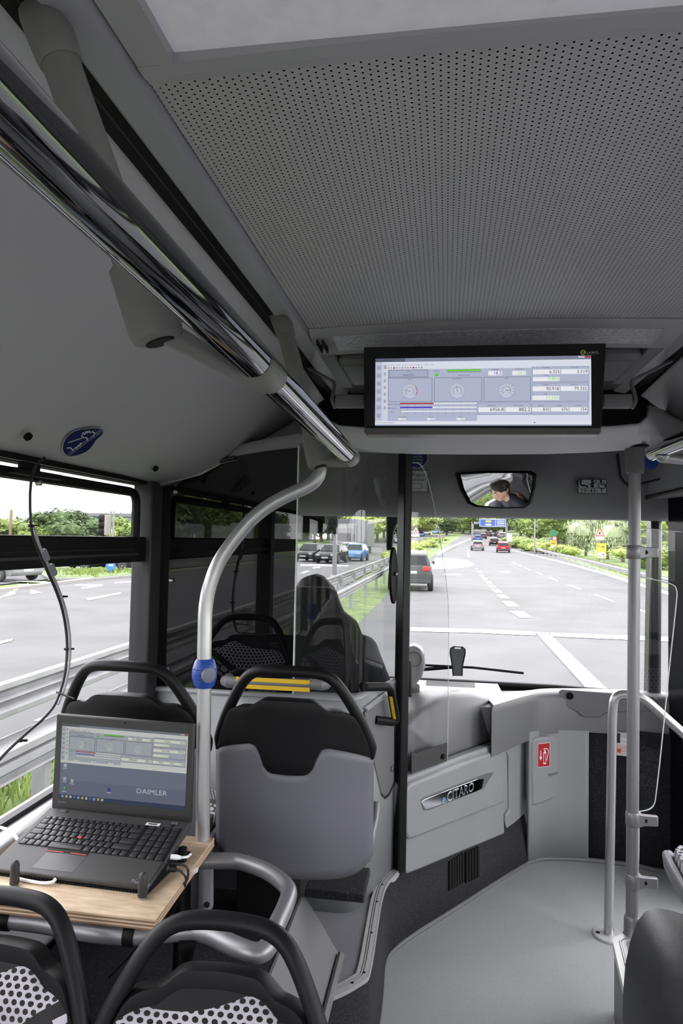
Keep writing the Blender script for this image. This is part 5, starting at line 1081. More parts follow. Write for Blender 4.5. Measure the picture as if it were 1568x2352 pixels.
b = MB(); b.tube([wc - wn * .02, wc - wn * .2], .04, 12); obj('column', b, BLACK, stw)
hpos = V((-.585, 3.06, 1.30))
def blob(parts, name, m, parent, vox=.011, it=6):
    b = MB()
    for pts, rs in parts: b.tube(pts, rs, 14); [b.ball(p, r, 2) for p, r in zip(pts, rs if isinstance(rs, (list, tuple)) else [rs] * len(pts))]
    o = obj(name, b, m, parent, smooth=0)
    for p in o.data.polygons: p.use_smooth = True
    q = o.modifiers.new('join', 'REMESH'); q.mode = 'VOXEL'; q.voxel_size = vox; q.use_smooth_shade = True
    q = o.modifiers.new('soft', 'SMOOTH'); q.iterations = it; q.factor = .5
    return o
SKIN = mat('skin', (.52, .30, .21), .5, var=.06, scale=20); SHIRT = mat('dark_shirt', (.012, .014, .022), .8, bump=.3, scale=300); HAIR = mat('dark_hair', (.02, .015, .012), .7, bump=.8, scale=250, var=.4)
pe = thing('person', 'driver in a dark shirt with short dark hair and both hands on the wheel', 'person', (dsx, 3.0, .74))
H0 = hpos; hipz = .80; hands = [wc + u_ * .2 * s + v_ * .03 for s in (-1, 1)]
if hands[0].x > hands[1].x: hands = hands[::-1]
sh_ = [V((dsx - .19, 3.0, 1.115)), V((dsx + .19, 3.0, 1.115))]; el = [V((dsx - .27, 3.18, .90)), V((dsx + .27, 3.18, .90))]
parts = [([V((dsx, 2.99, 1.10)), V((dsx - .01, 3.01, 1.17)), H0 + V((0, -.01, -.09))], [.065, .056, .058]),
         ([H0 + V((0, -.015, .035)), H0 + V((0, .0, .0))], [.088, .083]), ([H0 + V((0, .035, -.045)), H0 + V((0, .055, -.085))], [.06, .04]), ([H0 + V((0, .06, .02)), H0 + V((0, .07, -.03))], [.045, .045]),
         ([H0 + V((0, .092, .01)), H0 + V((0, .108, -.022))], [.010, .014]), ([H0 + V((-.018, .098, -.062)), H0 + V((.018, .098, -.062))], [.009, .009]), ([H0 + V((-.03, .088, .028)), H0 + V((.03, .088, .028))], [.013, .013])]
for s in (-1, 1): parts.append(([H0 + V((s * .083, -.005, .012)), H0 + V((s * .087, -.01, -.02))], [.018, .013]))
for e, h, s in ((el[0], hands[0], -1), (el[1], hands[1], 1)):
    d = (h - e).normalized(); parts.append(([e, e.lerp(h, .45), h - d * .05], [.042, .038, .027])); parts.append(([h - d * .05, h + V((0, 0, .012))], [.03, .03]))
    for f in range(4): a = h + v_ * (.026 - .018 * f) + wn * .016; parts.append(([a - d * .01, a + d * .02 + wn * .004, a + d * .026 - wn * .02, a + d * .008 - wn * .03], [.0095, .009, .0085, .008]))
    parts.append(([h - d * .03 + v_ * .03, h + v_ * .045 - wn * .002, h + v_ * .05 + d * .022], [.012, .011, .010]))
for s in (-1, 1): parts.append(([V((dsx + s * .09, 3.02, .80)), V((dsx + s * .13, 3.42, .78)), V((dsx + s * .13, 3.50, .36))], [.085, .07, .05])); parts.append(([V((dsx + s * .13, 3.50, .32)), V((dsx + s * .13, 3.62, .29))], [.045, .035]))
parts.append(([V((dsx, 2.98, .80)), V((dsx, 2.97, .95)), V((dsx, 2.98, 1.08))], [.14, .135, .13]))
blob(parts, 'body', SKIN, pe, .0085, 3)
sp2 = [([V((dsx, 2.985, .80)), V((dsx, 2.975, .92)), V((dsx, 2.985, 1.05)), V((dsx, 2.99, 1.12))], [.158, .155, .15, .10]), ([V((dsx - .10, 2.985, 1.05)), V((dsx + .10, 2.985, 1.05))], [.12, .12]), ([sh_[0], V((dsx, 2.985, 1.12)), sh_[1]], [.072, .085, .072])]
for s, e in zip(sh_, el): sp2.append(([s, s.lerp(e, .5), e], [.07, .06, .052])); sp2.append(([e, e.lerp(hands[0] if e is el[0] else hands[1], .25)], [.052, .05]))
sp2.append(([V((dsx, 2.995, 1.13)), V((dsx - .003, 3.0, 1.165))], [.08, .071]))
for s in (-1, 1): sp2.append(([V((dsx + s * .09, 3.02, .80)), V((dsx + s * .13, 3.42, .785)), V((dsx + s * .13, 3.51, .38))], [.095, .08, .062]))
blob(sp2, 'clothing', SHIRT, pe, .011, 4)
hr_ = [([H0 + V((0, -.03, .055)), H0 + V((0, .03, .075))], [.088, .068]), ([H0 + V((0, -.055, .02)), H0 + V((0, -.05, -.03))], [.066, .055])]
for s in (-1, 1): hr_.append(([H0 + V((s * .05, -.015, .045)), H0 + V((s * .052, .035, .06))], [.05, .04])); hr_.append(([H0 + V((s * .066, .006, .03)), H0 + V((s * .068, .008, -.002))], [.022, .016]))
blob(hr_, 'hair', HAIR, pe, .009, 2)
for s in (-1, 1):
    b = MB(); b.ball(H0 + V((s * .031, .086, .010)), .0115, 2); ey = obj('eye', b, mat('eye_white', (.5, .48, .46), .2), pe)
    b = MB(); b.ball(H0 + V((s * .031, .0945, .009)), .0052, 2); obj('iris', b, HAIR, ey)
    b = MB(); b.tube([H0 + V((s * .014, .1, .032)), H0 + V((s * .03, .1015, .038)), H0 + V((s * .048, .09, .033))], .004, 6); obj('eyebrow', b, HAIR, pe)
b = MB(); b.tube([H0 + V((-.02, .1055, -.06)), H0 + V((0, .1085, -.061)), H0 + V((.02, .1055, -.06))], .003, 6); obj('mouth', b, mat('lips', (.28, .11, .09), .5), pe)
# sun visor, driver side
vs = thing('sun_visor', 'dark roller sun visor above the driver windscreen', 'sun visor', at(710, 1200, Y=3.8))
b = MB(); b.box(at(600, 1222, Y=3.8), at(748, 1165, Y=3.82)); obj('blade', b, BLACK, vs, bevel=.008)
b = MB(); p0, p1 = at(600, 1165, Y=3.8), at(750, 1165, Y=3.8); b.tube([p0, p1], .018, 10); obj('roller', b, BLACK, vs)
# ------------------------------------------------------------------ outside: ground, roads, markings
GRASS = mat('verge_grass', (.10, .145, .04), .9, bump=.8, scale=30, var=.45, vscale=3.5)
ASPH = mat('asphalt', (.106, .106, .108), .9, bump=.4, scale=60, var=.12, vscale=.6, spec=.15)
PAINT = mat('road_paint', (.6, .6, .595), .7)
KERB = mat('kerb_concrete', (.2, .19, .175), .85, bump=.4, scale=20)
def gz(x, y, dz=0): return V((x, y, ROAD0 + (road_z(y) - ROAD0) * min(1, max(0, (x + 60) / 40)) + dz))
b = MB(); b.grid([[gz(x, y, -.06) for x in (-400, -100, -60, -50, -40, -30, -20, -10, 0, 10, 60, 400)] for y in (-300, -60, 0, 20, 30, 40, 50, 60, 70, 80, 95, 110, 125, 140, 160, 180, 200, 225, 250, 280, 310, 330, 400, 900)]); struct('ground', b, GRASS, 'green verge and fields around the motorway')
def flat(name, pts, m, dz, parent=None, px=True):
    q = [on_road(x, y) for x, y in pts] if px else [gz(x, y) for x, y in pts]
    b = MB(); b.face([b.b.verts.new(p + V((0, 0, dz))) for p in q]); return obj(name, b, m, parent)
YS = [-80, 0, 10, 20, 25, 30, 35, 40, 46, 52, 60, 68, 76, 85, 95, 105, 115, 125, 135, 145, 155, 165, 175, 185, 200, 215, 230, 250, 270, 300, 330]
def lut(pts, y):
    if y <= pts[0][1]: return pts[0][0]
    for (x0, y0), (x1, y1) in zip(pts, pts[1:]):
        if y <= y1: return x0 + (x1 - x0) * (y - y0) / (y1 - y0)
    return pts[-1][0]
def strip(name, left, right, m, parent, dz=0., y1=330):
    ys = [y for y in YS if y <= y1]; b = MB(); b.grid([[gz(lut(left, y) * (1 - k) + lut(right, y) * k, y, dz) for k in (0, .5, 1)] for y in ys]); return obj(name, b, m, parent)
def rp_(*px): return sorted([tuple(on_road(x, y)[:2]) for x, y in px], key=lambda p: p[1])
rd_ = thing('road', None, None, (2, 30, ROAD0), kind='structure'); rd_['label'] = 'grey motorway carriageway ahead of the bus with lane markings'
LE = [(-1.95, -80), (-1.95, 8), (-2.1, 20)] + rp_((945, 1306), (985, 1284), (1012, 1262), (1040, 1243), (1062, 1230), (1085, 1220), (1105, 1215))
RE = [(10.5, -80), (10.5, 8)] + rp_((1443, 1330), (1330, 1294), (1250, 1268), (1190, 1245), (1152, 1228), (1135, 1217))
strip('carriageway', LE, RE, ASPH, rd_)
rd2 = thing('road_opposite', None, None, (-8, 20, ROAD0), kind='structure'); rd2['label'] = 'opposite carriageway and junction beyond the guard rails'
strip('carriageway', [(-15, -80), (-15, 20), (-16, 60), (-18, 100), (-14, 200)], [(-4.1, -80), (-4.1, 20), (-4.6, 40)] + rp_((945, 1268), (1000, 1240), (1040, 1226), (1060, 1221)), ASPH, rd2, 0, 200)
strip('side_road', [(-60, -80), (-60, 20), (-40, 110)], [(-17, -80), (-17, 20), (-22, 110)], ASPH, rd2, -.01, 110)
b = MB(); path = [gz(-15.1, y, .06) for y in range(-60, 30, 10)] + [gz(-16.1, 60, .06)]; b.loft([[p + V((-.12, 0, -.12)), p + V((.06, 0, -.12)), p + V((.05, 0, .02)), p + V((-.12, 0, .04))] for p in path]); obj('kerb', b, KERB, rd2)
def mark(pts, parent=rd_, nm='lane_dash', m=PAINT): return flat(nm, pts, m, .012, parent)
for x, y, w, h, sk in ((1094, 1307, 5, 3, 3), (1100, 1314, 7, 4, 4), (1106, 1322, 9, 5, 4), (1113, 1330, 10, 5, 5), (1121, 1338, 12, 6, 6), (1129, 1347, 14, 7, 8), (1141, 1358, 17, 8, 10), (1155, 1371, 20, 9, 12), (1172, 1388, 25, 12, 16), (1196, 1412, 30, 15, 22)):
    mark([(x - w / 2 - sk / 2, y - h / 2), (x + w / 2 - sk / 2, y - h / 2), (x + w / 2 + sk / 2, y + h / 2), (x - w / 2 + sk / 2, y + h / 2)])
for q in ([(1361, 1366), (1368, 1366), (1411, 1382), (1408, 1384)], [(1301, 1344), (1308, 1343), (1335, 1353), (1331, 1355)], [(1258, 1327), (1264, 1326), (1283, 1334), (1279, 1336)], [(1229, 1315), (1234, 1314), (1247, 1320), (1243, 1321)], [(1203, 1304), (1207, 1304), (1220, 1310), (1216, 1311)], [(1187, 1297), (1191, 1297), (1199, 1301), (1195, 1302)], [(1174, 1291), (1178, 1291), (1186, 1295), (1182, 1296)], [(1074, 1263), (1078, 1263), (1077, 1267), (1073, 1267)], [(1073, 1270), (1077, 1270), (1077, 1274), (1072, 1274)], [(1074, 1276), (1078, 1276), (1078, 1280), (1073, 1280)], [(1466, 1402), (1472, 1401), (1500, 1411), (1495, 1415)]): mark(q)
for (xa, ya, ta), (xb, yb2, tb) in zip(((1176, 1263, 1), (1215, 1272, 2), (1270, 1285, 3), (1330, 1300, 4), (1390, 1316, 5), (1445, 1333, 6)), ((1215, 1272, 2), (1270, 1285, 3), (1330, 1300, 4), (1390, 1316, 5), (1445, 1333, 6), (1560, 1368, 7))): mark([(xa, ya), (xb, yb2), (xb, yb2 + tb), (xa, ya + ta)], nm='edge_line')
mark([(943, 1442), (1100, 1446), (1228, 1452), (1231, 1461), (1100, 1455), (943, 1451)], nm='stop_line')
mark([(1262, 1454), (1560, 1465), (1560, 1476), (1268, 1463)], nm='stop_line')
mark([(1229, 1453), (1258, 1454), (1392, 1582), (1420, 1620), (1380, 1620), (1345, 1582)], nm='diagonal_line')
for q in ([(1148, 1312), (1175, 1313), (1172, 1316), (1148, 1315)], [(1020, 1318), (1058, 1319), (1056, 1321), (1020, 1321)], [(1005, 1275), (1010, 1274), (1060, 1248), (1082, 1238), (1080, 1237), (1055, 1246), (1012, 1264), (1001, 1272)]): mark(q)
isl = [(1000, 1281), (1040, 1283), (1075, 1288), (1089, 1296), (1078, 1302), (1040, 1306), (995, 1307), (985, 1306)]
flat('hatched_island', isl, PAINT, .006, rd_)
for q in ([(0, 1376), (0, 1372), (64, 1340), (66, 1342)], [(197, 1376), (276, 1361), (279, 1364), (203, 1380)], [(172, 1343), (236, 1343), (232, 1346), (172, 1346)], [(186, 1350), (237, 1343), (236, 1347), (190, 1353)], [(262, 1338), (302, 1335), (302, 1338), (264, 1341)], [(0, 1474), (30, 1468), (26, 1474), (0, 1480)], [(70, 1355), (95, 1362), (70, 1366)], [(10, 1367), (34, 1360), (36, 1365), (14, 1371)], [(0, 1333), (100, 1336), (110, 1338), (0, 1336)], [(40, 1342), (106, 1343), (106, 1345), (40, 1344)]): mark(q, rd2)
for q in ([(690, 1316), (704, 1311), (712, 1312), (697, 1318)], [(718, 1303), (736, 1302), (734, 1305), (718, 1306)], [(690, 1297), (745, 1297), (800, 1299), (800, 1301), (690, 1300)]): mark(q, rd2)
isl2 = thing('traffic_island', 'raised grassy traffic island with a kerb beyond the left window', 'traffic island', tuple(on_road(180, 1320)))
a = [on_road(x, y) for x, y in ((92, 1318), (130, 1313), (250, 1312), (330, 1314), (330, 1323), (220, 1333), (110, 1333))]
b = MB(); b.prism([p + V((0, 0, -.02)) for p in a], (0, 0, .14)); obj('kerb_ring', b, KERB, isl2, bevel=.03)
c = sum(a, V()) / len(a); b = MB(); b.prism([c + (p - c) * .96 + V((0, 0, .1)) for p in a], (0, 0, .04)); obj('turf', b, GRASS, isl2)
BLADE = mat('grass_blades', (.16, .22, .05), .8, var=.5, vscale=6)
b = MB()
for i in range(700):
    p = c + (random.choice(a).lerp(random.choice(a), random.random()) - c) * random.uniform(0, .95) + V((0, 0, .13)); h = random.uniform(.05, .2); a_ = random.uniform(0, PI); w = V((math.cos(a_), math.sin(a_), 0)) * .03
    b.quad(p - w, p + w, p + w * .2 + V((random.uniform(-.1, .1), 0, h)), p - w * .2 + V((random.uniform(-.1, .1), 0, h)))
o = obj('tall_grass', b, BLADE, isl2, smooth=0); o['kind'] = 'stuff'
b = MB()
for i in range(9000):
    y = random.uniform(1.0, 16); x = random.uniform(-3.7, -2.0); p = gz(x, y, -.05); h = random.uniform(.06, .2); a_ = random.uniform(0, PI); w = V((math.cos(a_), math.sin(a_), 0)) * .012; t = V((random.uniform(-.06, .06), random.uniform(-.06, .06), h))
    b.quad(p - w, p + w, p + w * .15 + t, p - w * .15 + t)
tag(obj('verge_grass', b, BLADE, None, smooth=0), 'long green grass under the steel guard rail outside the left window', 'grass', kind='stuff')
# ------------------------------------------------------------------ guard rails
def guard_rail(label, path, posts=True, side=1, h=.75):
    t = thing('guard_rail', label, 'guard rail', path[0]); P_ = [V(p) for p in path]; rows = []
    prof = [(.03, -.155), (.0, -.14), (0, -.10), (.06, -.06), (.06, -.02), (0, 0.0), (.06, .02), (.06, .06), (0, .10), (0, .14), (.03, .155)]
    for i, p in enumerate(P_):
        d = (P_[min(i + 1, len(P_) - 1)] - P_[max(i - 1, 0)]).normalized(); n = V((d.y, -d.x, 0)).normalized() * side
        rows.append([p + V((0, 0, h - .155)) + n * q + V((0, 0, z)) for q, z in prof])
    b = MB(); b.grid(rows); obj('beam', b, STEEL, t, solid=.006)
    if posts:
        L = 0; nxt = .5
        for a, c in zip(P_, P_[1:]):
            s = (c - a).length
            while nxt < L + s:
                p = a.lerp(c, (nxt - L) / s); d = (c - a).normalized(); n = V((d.y, -d.x, 0)) * side
                b = MB(); b.box(p + V((-.05, -.04, -.1)) - n * .06, p + V((.05, .04, h - .04)) - n * .06); obj('post', b, STEEL, t); nxt += 4 if s < 30 else 8
            L += s
    return t
def gpath(pts): return [gz(x, y) for x, y in pts]
guard_rail('steel guard rail nearest the bus outside the left window', gpath([(-2.75, -40), (-2.75, -10), (-2.75, 0), (-2.72, 6), (-2.7, 12), (-2.75, 20), (-2.8, 30), (-2.9, 45), (-3.2, 62)]))
guard_rail('second steel guard rail behind the nearest one outside the left window', gpath([(-3.7, -40), (-3.7, -10), (-3.7, 0), (-3.68, 6), (-3.66, 12), (-3.75, 20), (-3.85, 30), (-4.0, 45), (-4.4, 62)]), side=-1)
guard_rail('long steel guard rail along the right verge ahead', [on_road(x, y) for x, y in ((1172, 1251), (1195, 1258), (1250, 1277), (1330, 1301), (1443, 1338), (1530, 1366))] + gpath([(11, 12), (11, -20)]))
b = MB()
for i in range(2600):
    t = random.random(); a = on_road(1190 + 260 * t ** .8, 1246 + (1325 - 1246) * t ** .8 * 1.0); p = a + V((random.uniform(.1, 1.6), random.uniform(-.6, .6), -.05)); h = random.uniform(.1, .35); a_ = random.uniform(0, PI); w = V((math.cos(a_), math.sin(a_), 0)) * .05
    b.quad(p - w, p + w, p + w * .2 + V((0, 0, h)), p - w * .2 + V((0, 0, h)))
tag(obj('roadside_grass', b, BLADE, None, smooth=0), 'bright green grass fringe under the right guard rail', 'grass', kind='stuff')
# ------------------------------------------------------------------ trees
def leaf_mat(name, c): return mat(name, c, .75, var=.55, vscale=1.4)
LEAVES = [leaf_mat('leaf_mid', (.15, .21, .045)), leaf_mat('leaf_dark', (.06, .10, .027)), leaf_mat('leaf_light', (.25, .31, .07)), leaf_mat('leaf_willow', (.28, .32, .19))]
BARK = mat('bark', (.09, .07, .05), .9)
TREES = {}
def tree_proto(kind, seed):
    rnd = random.Random(seed); b = MB(); blobs = []
    n = 9 if kind != 'willow' else 12
    for i in range(n):
        a = rnd.uniform(0, 2 * PI); r = rnd.uniform(0, .30); z = rnd.uniform(.28, .86); blobs.append((V((r * math.cos(a), r * math.sin(a), z)), rnd.uniform(.13, .22) * (1.15 - abs(z - .55))))
    blobs += [(V((0, 0, .5)), .27), (V((0, 0, .75)), .2)]
    if kind == 'bush': blobs = [(V((p.x * 1.6, p.y * 1.6, .15 + (p.z - .28) * .75)), r * 1.25) for p, r in blobs]
    for p, r in blobs: b.ball(p, r * .8, 1)
    core = b.data('crown_core', 0); b = MB()
    for i in range(2600):
        p, r = rnd.choice(blobs); th = math.acos(rnd.uniform(-1, 1)); ph = rnd.uniform(0, 2 * PI); d = V((math.sin(th) * math.cos(ph), math.sin(th) * math.sin(ph), math.cos(th)))
        c = p + d * r * rnd.uniform(.82, 1.12); u, w = frame_of(d); a = rnd.uniform(0, PI); s = rnd.uniform(.012, .03); x_ = (u * math.cos(a) + w * math.sin(a)) * s; y_ = (w * math.cos(a) - u * math.sin(a)) * s * .6 + d * rnd.uniform(-.5, .5) * s
        if kind == 'willow': y_ = V((0, 0, s * 1.2)); x_ = x_ * .5
        b.quad(c - x_ - y_, c + x_ - y_, c + x_ * .6 + y_, c - x_ * .6 + y_)
    lv_ = b.data('crown', 0); b = MB(); b.tube([(0, 0, -.02), (.01, 0, .2), (0, .01, .5)], [.03, .022, .012], 7); tr = b.data('trunk', 60); tr.materials.append(BARK); return lv_, tr, core
PROTO = {}
def tree(name, label, pos, h, w, li, kind='tree', group=None, seed=0):
    key = (kind, li, seed % 3)
    if key not in PROTO:
        l, t, c = tree_proto(kind, hash(key) % 1000 if False else (li * 31 + (seed % 3) * 7 + len(kind))); l.materials.append(LEAVES[li]); c.materials.append(LEAVES[li]); PROTO[key] = (l, t, c)
    root = thing(name, label, 'tree' if kind != 'bush' else 'bush', pos, group); root.scale = (w, w, h); root.rotation_euler.z = random.uniform(0, 6.28)
    for nm, me in zip(('crown', 'trunk', 'crown_core'), PROTO[key]):
        o = bpy.data.objects.new(nm, me); COL.objects.link(o); o.parent = root
    return root
def tz(x, y): return gz(x, y, -.08)
random.seed(21)
# far tree line ahead
for i in range(34):
    px = 930 + 19 * i; Y = random.uniform(170, 260); d = ray(px, 1230); X = d.x / d.y * Y
    tree('woodland_tree', 'tree in the dense wood line on the horizon ahead', tz(X, Y), random.uniform(5.5, 9) * Y / 200, random.uniform(13, 18) * Y / 200, random.choice((0, 0, 1, 2)), group='woods ahead', seed=i)
for i in range(16):
    px = 690 + 16 * i; Y = random.uniform(110, 170); d = ray(px, 1230); X = d.x / d.y * Y
    tree('woodland_tree', 'tall tree behind the oncoming traffic seen through the partition glass', tz(X, Y), random.uniform(8, 10.5) * Y / 130, random.uniform(10, 14) * Y / 130, random.choice((0, 2, 1)), group='woods on the left', seed=i)
for i, (px, Y, h, w, li) in enumerate(((1215, 110, 6.0, 9, 1), (1240, 100, 5.2, 8, 0), (1300, 85, 5.5, 9, 0), (1330, 90, 6.0, 9, 1), (1500, 60, 4.6, 8, 1), (1530, 48, 4.2, 7, 0))):
    d = ray(px, 1230); Y *= 1.5; tree('roadside_tree', 'roadside tree beyond the right verge', tz(d.x / d.y * Y, Y), h * 1.5, w * 1.5, li, group='right verge trees', seed=i)
for i, (px, Y, h, w) in enumerate(((1345, 52, 3.3, 4.2), (1395, 46, 3.5, 4.6), (1430, 42, 3.4, 4.2), (1325, 60, 2.6, 3.6))):
    d = ray(px, 1230); Y *= 1.75; tree('willow_bush', 'pale silvery willow shrub behind the right guard rail', tz(d.x / d.y * Y, Y), h * 1.6, w * 1.6, 3, 'willow', 'willow shrubs', i)
for i, (px, Y, h, w, li) in enumerate(((1175, 75, 1.6, 4, 2), (1190, 70, 1.9, 4, 0), (1222, 62, 1.8, 4, 0), (1250, 56, 1.5, 3, 2), (1290, 52, 1.4, 3, 2), (1480, 36, 1.5, 3, 2), (1510, 34, 1.8, 3, 0))):
    d = ray(px, 1240); Y *= 1.7; tree('roadside_bush', 'low green bush growing behind the right guard rail', tz(d.x / d.y * Y, Y), h * 1.5, w * 1.5, li, 'bush', 'right verge bushes', i)
for i in range(9):
    t = i / 8; p = on_road(935 + 95 * t, 1290 - 42 * t); tree('hedge_bush', 'light green bush in the median hedge beside the waiting cars', p + V((-.8 - 2 * t, 1.2, -.1)), 1.2 + .5 * t, 2.6 + 2 * t, 2, 'bush', 'median hedge', i)
# trees beyond the left window and behind
for i, (px, Y, h, w, li) in enumerate(((5, 62, 3.4, 7, 0), (35, 66, 3.6, 7, 2), (68, 60, 3.2, 6, 0), (100, 64, 4.4, 8, 1), (135, 62, 4.7, 8, 1), (165, 66, 4.6, 8, 1), (190, 70, 4.2, 7, 1), (225, 74, 3.6, 7, 2), (262, 80, 4.4, 8, 0), (300, 84, 4.0, 8, 2), (-40, 58, 4, 8, 0), (-110, 50, 4.5, 8, 1))):
    d = ray(px, 1228); tree('background_tree', 'green tree in the row beyond the junction outside the left window', tz(d.x / d.y * Y, Y), h, w, li, group='trees beyond the junction', seed=i)
for i in range(22):
    Y = -6 - 8 * i + random.uniform(-3, 3); X = -16 - 1.4 * i + random.uniform(-5, 3); tree('background_tree', 'leafy tree beside the road mirrored in the black partition', tz(X, Y), random.uniform(6, 9), random.uniform(7, 10), random.choice((0, 1)), group='trees mirrored in the partition', seed=i)
# ------------------------------------------------------------------ vehicles
PALE = mat('sign_white', (.3, .3, .3), .6)
TYRE = mat('tyre', (.015, .015, .016), .7); RIM = mat('alloy_rim', (.22, .22, .23), .3, metal=.8); CGLASS = mat('car_glass', (.01, .012, .013), .08, spec=.2)
TAIL = mat('tail_light_red', (.55, .02, .02), .25); HEADL = mat('head_lamp', (.3, .31, .32), .15); PLATE = mat('number_plate_white', (.3, .3, .3), .5); TRIMB = mat('car_trim', (.03, .03, .032), .6)
def paint(name, c): return mat('paint_' + name, tuple(v * .55 for v in c), .3, spec=.1, coat=.03)
COLS = {'white': (.3, .3, .305), 'black': (.012, .013, .016), 'silver': (.42, .43, .45), 'red': (.35, .02, .025), 'blue': (.05, .12, .38), 'grey': (.10, .105, .105), 'dark grey': (.05, .053, .056), 'light blue': (.12, .25, .55)}
LOWER = {'hatch': [(-1.98, .34), (-2.02, .62), (-1.96, .90), (-1.0, .93), (.9, .92), (1.75, .78), (2.0, .62), (2.02, .36), (1.9, .24), (-1.85, .24)],
         'estate': [(-2.3, .36), (-2.33, .64), (-2.28, .92), (-1.0, .94), (.9, .92), (1.9, .78), (2.2, .60), (2.24, .34), (2.1, .24), (-2.15, .24)],
         'suv': [(-2.02, .42), (-2.07, .72), (-2.0, 1.02), (-1.0, 1.04), (.8, 1.02), (1.75, .92), (2.03, .72), (2.05, .42), (1.9, .32), (-1.9, .32)]}
ROOF = {'hatch': [(-1.93, .90), (-1.66, 1.34), (-1.35, 1.44), (-.3, 1.50), (.3, 1.44), (.95, .92)], 'estate': [(-2.25, .92), (-2.02, 1.34), (-1.7, 1.43), (-.3, 1.48), (.25, 1.43), (.95, .92)],
        'suv': [(-1.97, 1.02), (-1.72, 1.46), (-1.45, 1.56), (-.4, 1.62), (.3, 1.56), (.95, 1.02)]}
def car(label, colour, kind, pos, heading, small=False, group=None):
    W_ = .9; M_ = paint(colour, COLS[colour]); t = thing('car', label, 'car', (0, 0, 0), group)
    lo, ro = LOWER[kind], ROOF[kind]; hz = lo[2][1]
    def wid(y, z): e = max(0, abs(y) - 1.5) * .16; return W_ - e - (.05 if z < .4 else 0) - (.02 if z > hz - .04 else 0)
    b = MB(); b.loft([[V((s * wid(y, z) * (1 if abs(s) == 1 else .92), y, z + (.015 if abs(s) < 1 and z > .8 else 0))) for y, z in lo] for s in (-1, -.5, .5, 1)]); obj('body', b, M_, t, bevel=.04, seg=2)
    def rw(z): return .80 - (z - hz) * .34
    b = MB(); b.loft([[V((s * rw(z), y, z)) for y, z in ro] for s in (-1, -.6, .6, 1)]); obj('cabin', b, M_, t, bevel=.03)
    y0, z0 = ro[0]; y1, z1 = ro[1]
    def lp3(a, c, k): return (a[0] + (c[0] - a[0]) * k, a[1] + (c[1] - a[1]) * k)
    a, c = lp3(ro[0], ro[1], .14), lp3(ro[0], ro[1], .92); b = MB(); b.prism([V((-rw(a[1]) * .86, a[0] - .02, a[1])), V((rw(a[1]) * .86, a[0] - .02, a[1])), V((rw(c[1]) * .86, c[0] - .02, c[1])), V((-rw(c[1]) * .86, c[0] - .02, c[1]))], (0, .03, 0)); obj('rear_window', b, CGLASS, t)
    a, c = lp3(ro[-1], ro[-2], .1), lp3(ro[-1], ro[-2], .95); b = MB(); b.prism([V((-rw(a[1]) * .9, a[0] + .02, a[1])), V((rw(a[1]) * .9, a[0] + .02, a[1])), V((rw(c[1]) * .9, c[0] + .02, c[1])), V((-rw(c[1]) * .9, c[0] + .02, c[1]))], (0, -.03, 0)); obj('windscreen', b, CGLASS, t)
    if not small:
        zt = ro[2][1] - .07
        for s in (-1, 1):
            for ya, yb_, yc, yd in ((ro[1][0] + .05, -.62, -.62, ro[2][0] + .02), (-.56, .12, .12, -.56), (.18, .66, .26, .18)):
                zb = hz + .03; b = MB(); b.prism([V((s * (rw(zb) + .006), ya, zb)), V((s * (rw(zb) + .006), yb_, zb)), V((s * (rw(zt) + .006), yc, zt)), V((s * (rw(zt) + .006), yd, zt))], (-s * .02, 0, 0)); obj('side_window', b, CGLASS, t)
            b = MB(); b.box(V((s * .9 - .1 * (s < 0), .62, hz)), V((s * .9 + .1 * (s > 0), .74, hz + .14))); obj('wing_mirror', b, M_, t, bevel=.02)
        b = MB(); b.box((-W_ + .1, lo[0][0] - .03, .34), (W_ - .1, lo[0][0] + .05, .50)); obj('bumper', b, TRIMB, t, bevel=.02)
    r = .32 if kind != 'suv' else .345
    for s in (-1, 1):
        for y in (-1.28, 1.3):
            b = MB(); b.lathe((s * .70, y, r), (s, 0, 0), [(r * .9, 0), (r, .03), (r, .19), (r * .92, .21), (r * .62, .21)], 18); wh = obj('wheel', b, TYRE, t)
            if not small: b = MB(); b.lathe((s * .70, y, r), (s, 0, 0), [(r * .64, .19), (r * .62, .212), (r * .2, .2), (r * .12, .215)], 10); obj('rim', b, RIM, wh)
        zt = hz - .1; b = MB(); b.box((s * .62 - .14, lo[1][0] - .0, zt - .08), (s * .62 + .14, lo[1][0] + .16, zt + .09)); obj('tail_light', b, TAIL, t, bevel=.02)
        b = MB(); b.box((s * .6 - .15, lo[5][0] + .02, .60), (s * .6 + .15, lo[6][0] - .02, .74)); obj('head_light', b, HEADL, t, bevel=.02)
    b = MB(); b.box((-.26, lo[1][0] - .012, .62 + (.1 if kind == 'suv' else 0)), (.26, lo[1][0] + .02, .73 + (.1 if kind == 'suv' else 0))); obj('number_plate', b, PLATE, t)
    b = MB(); b.box((-.26, lo[7][0] - .01, .42), (.26, lo[7][0] + .014, .53)); obj('front_plate', b, PLATE, t)
    t.location = pos; sl = slope(pos[1]); t.rotation_euler = (sl if abs(heading) < 60 else (-sl if abs(heading) > 150 else 0), 0, R(heading)); return t
def cpos(px, py, dy=0): p = on_road(px, py); return gz(p.x, p.y + dy)
car('dark grey compact SUV just ahead in the left lane', 'grey', 'suv', gz(-1.45, 29.3), 2)
car('white car in the middle distance on the motorway', 'white', 'hatch', cpos(1097, 1265, 2), 0, True)
car('small blue car directly beyond the white car', 'blue', 'hatch', cpos(1097, 1244, 2), 2, True)
car('black car between the white and the red car', 'black', 'hatch', cpos(1136, 1254, 2), -2, True)
car('red car in the right lane ahead', 'red', 'estate', cpos(1158, 1270, 2.3), -4)
car('small dark car beyond the black one', 'dark grey', 'hatch', cpos(1109, 1238, 2), 2, True)
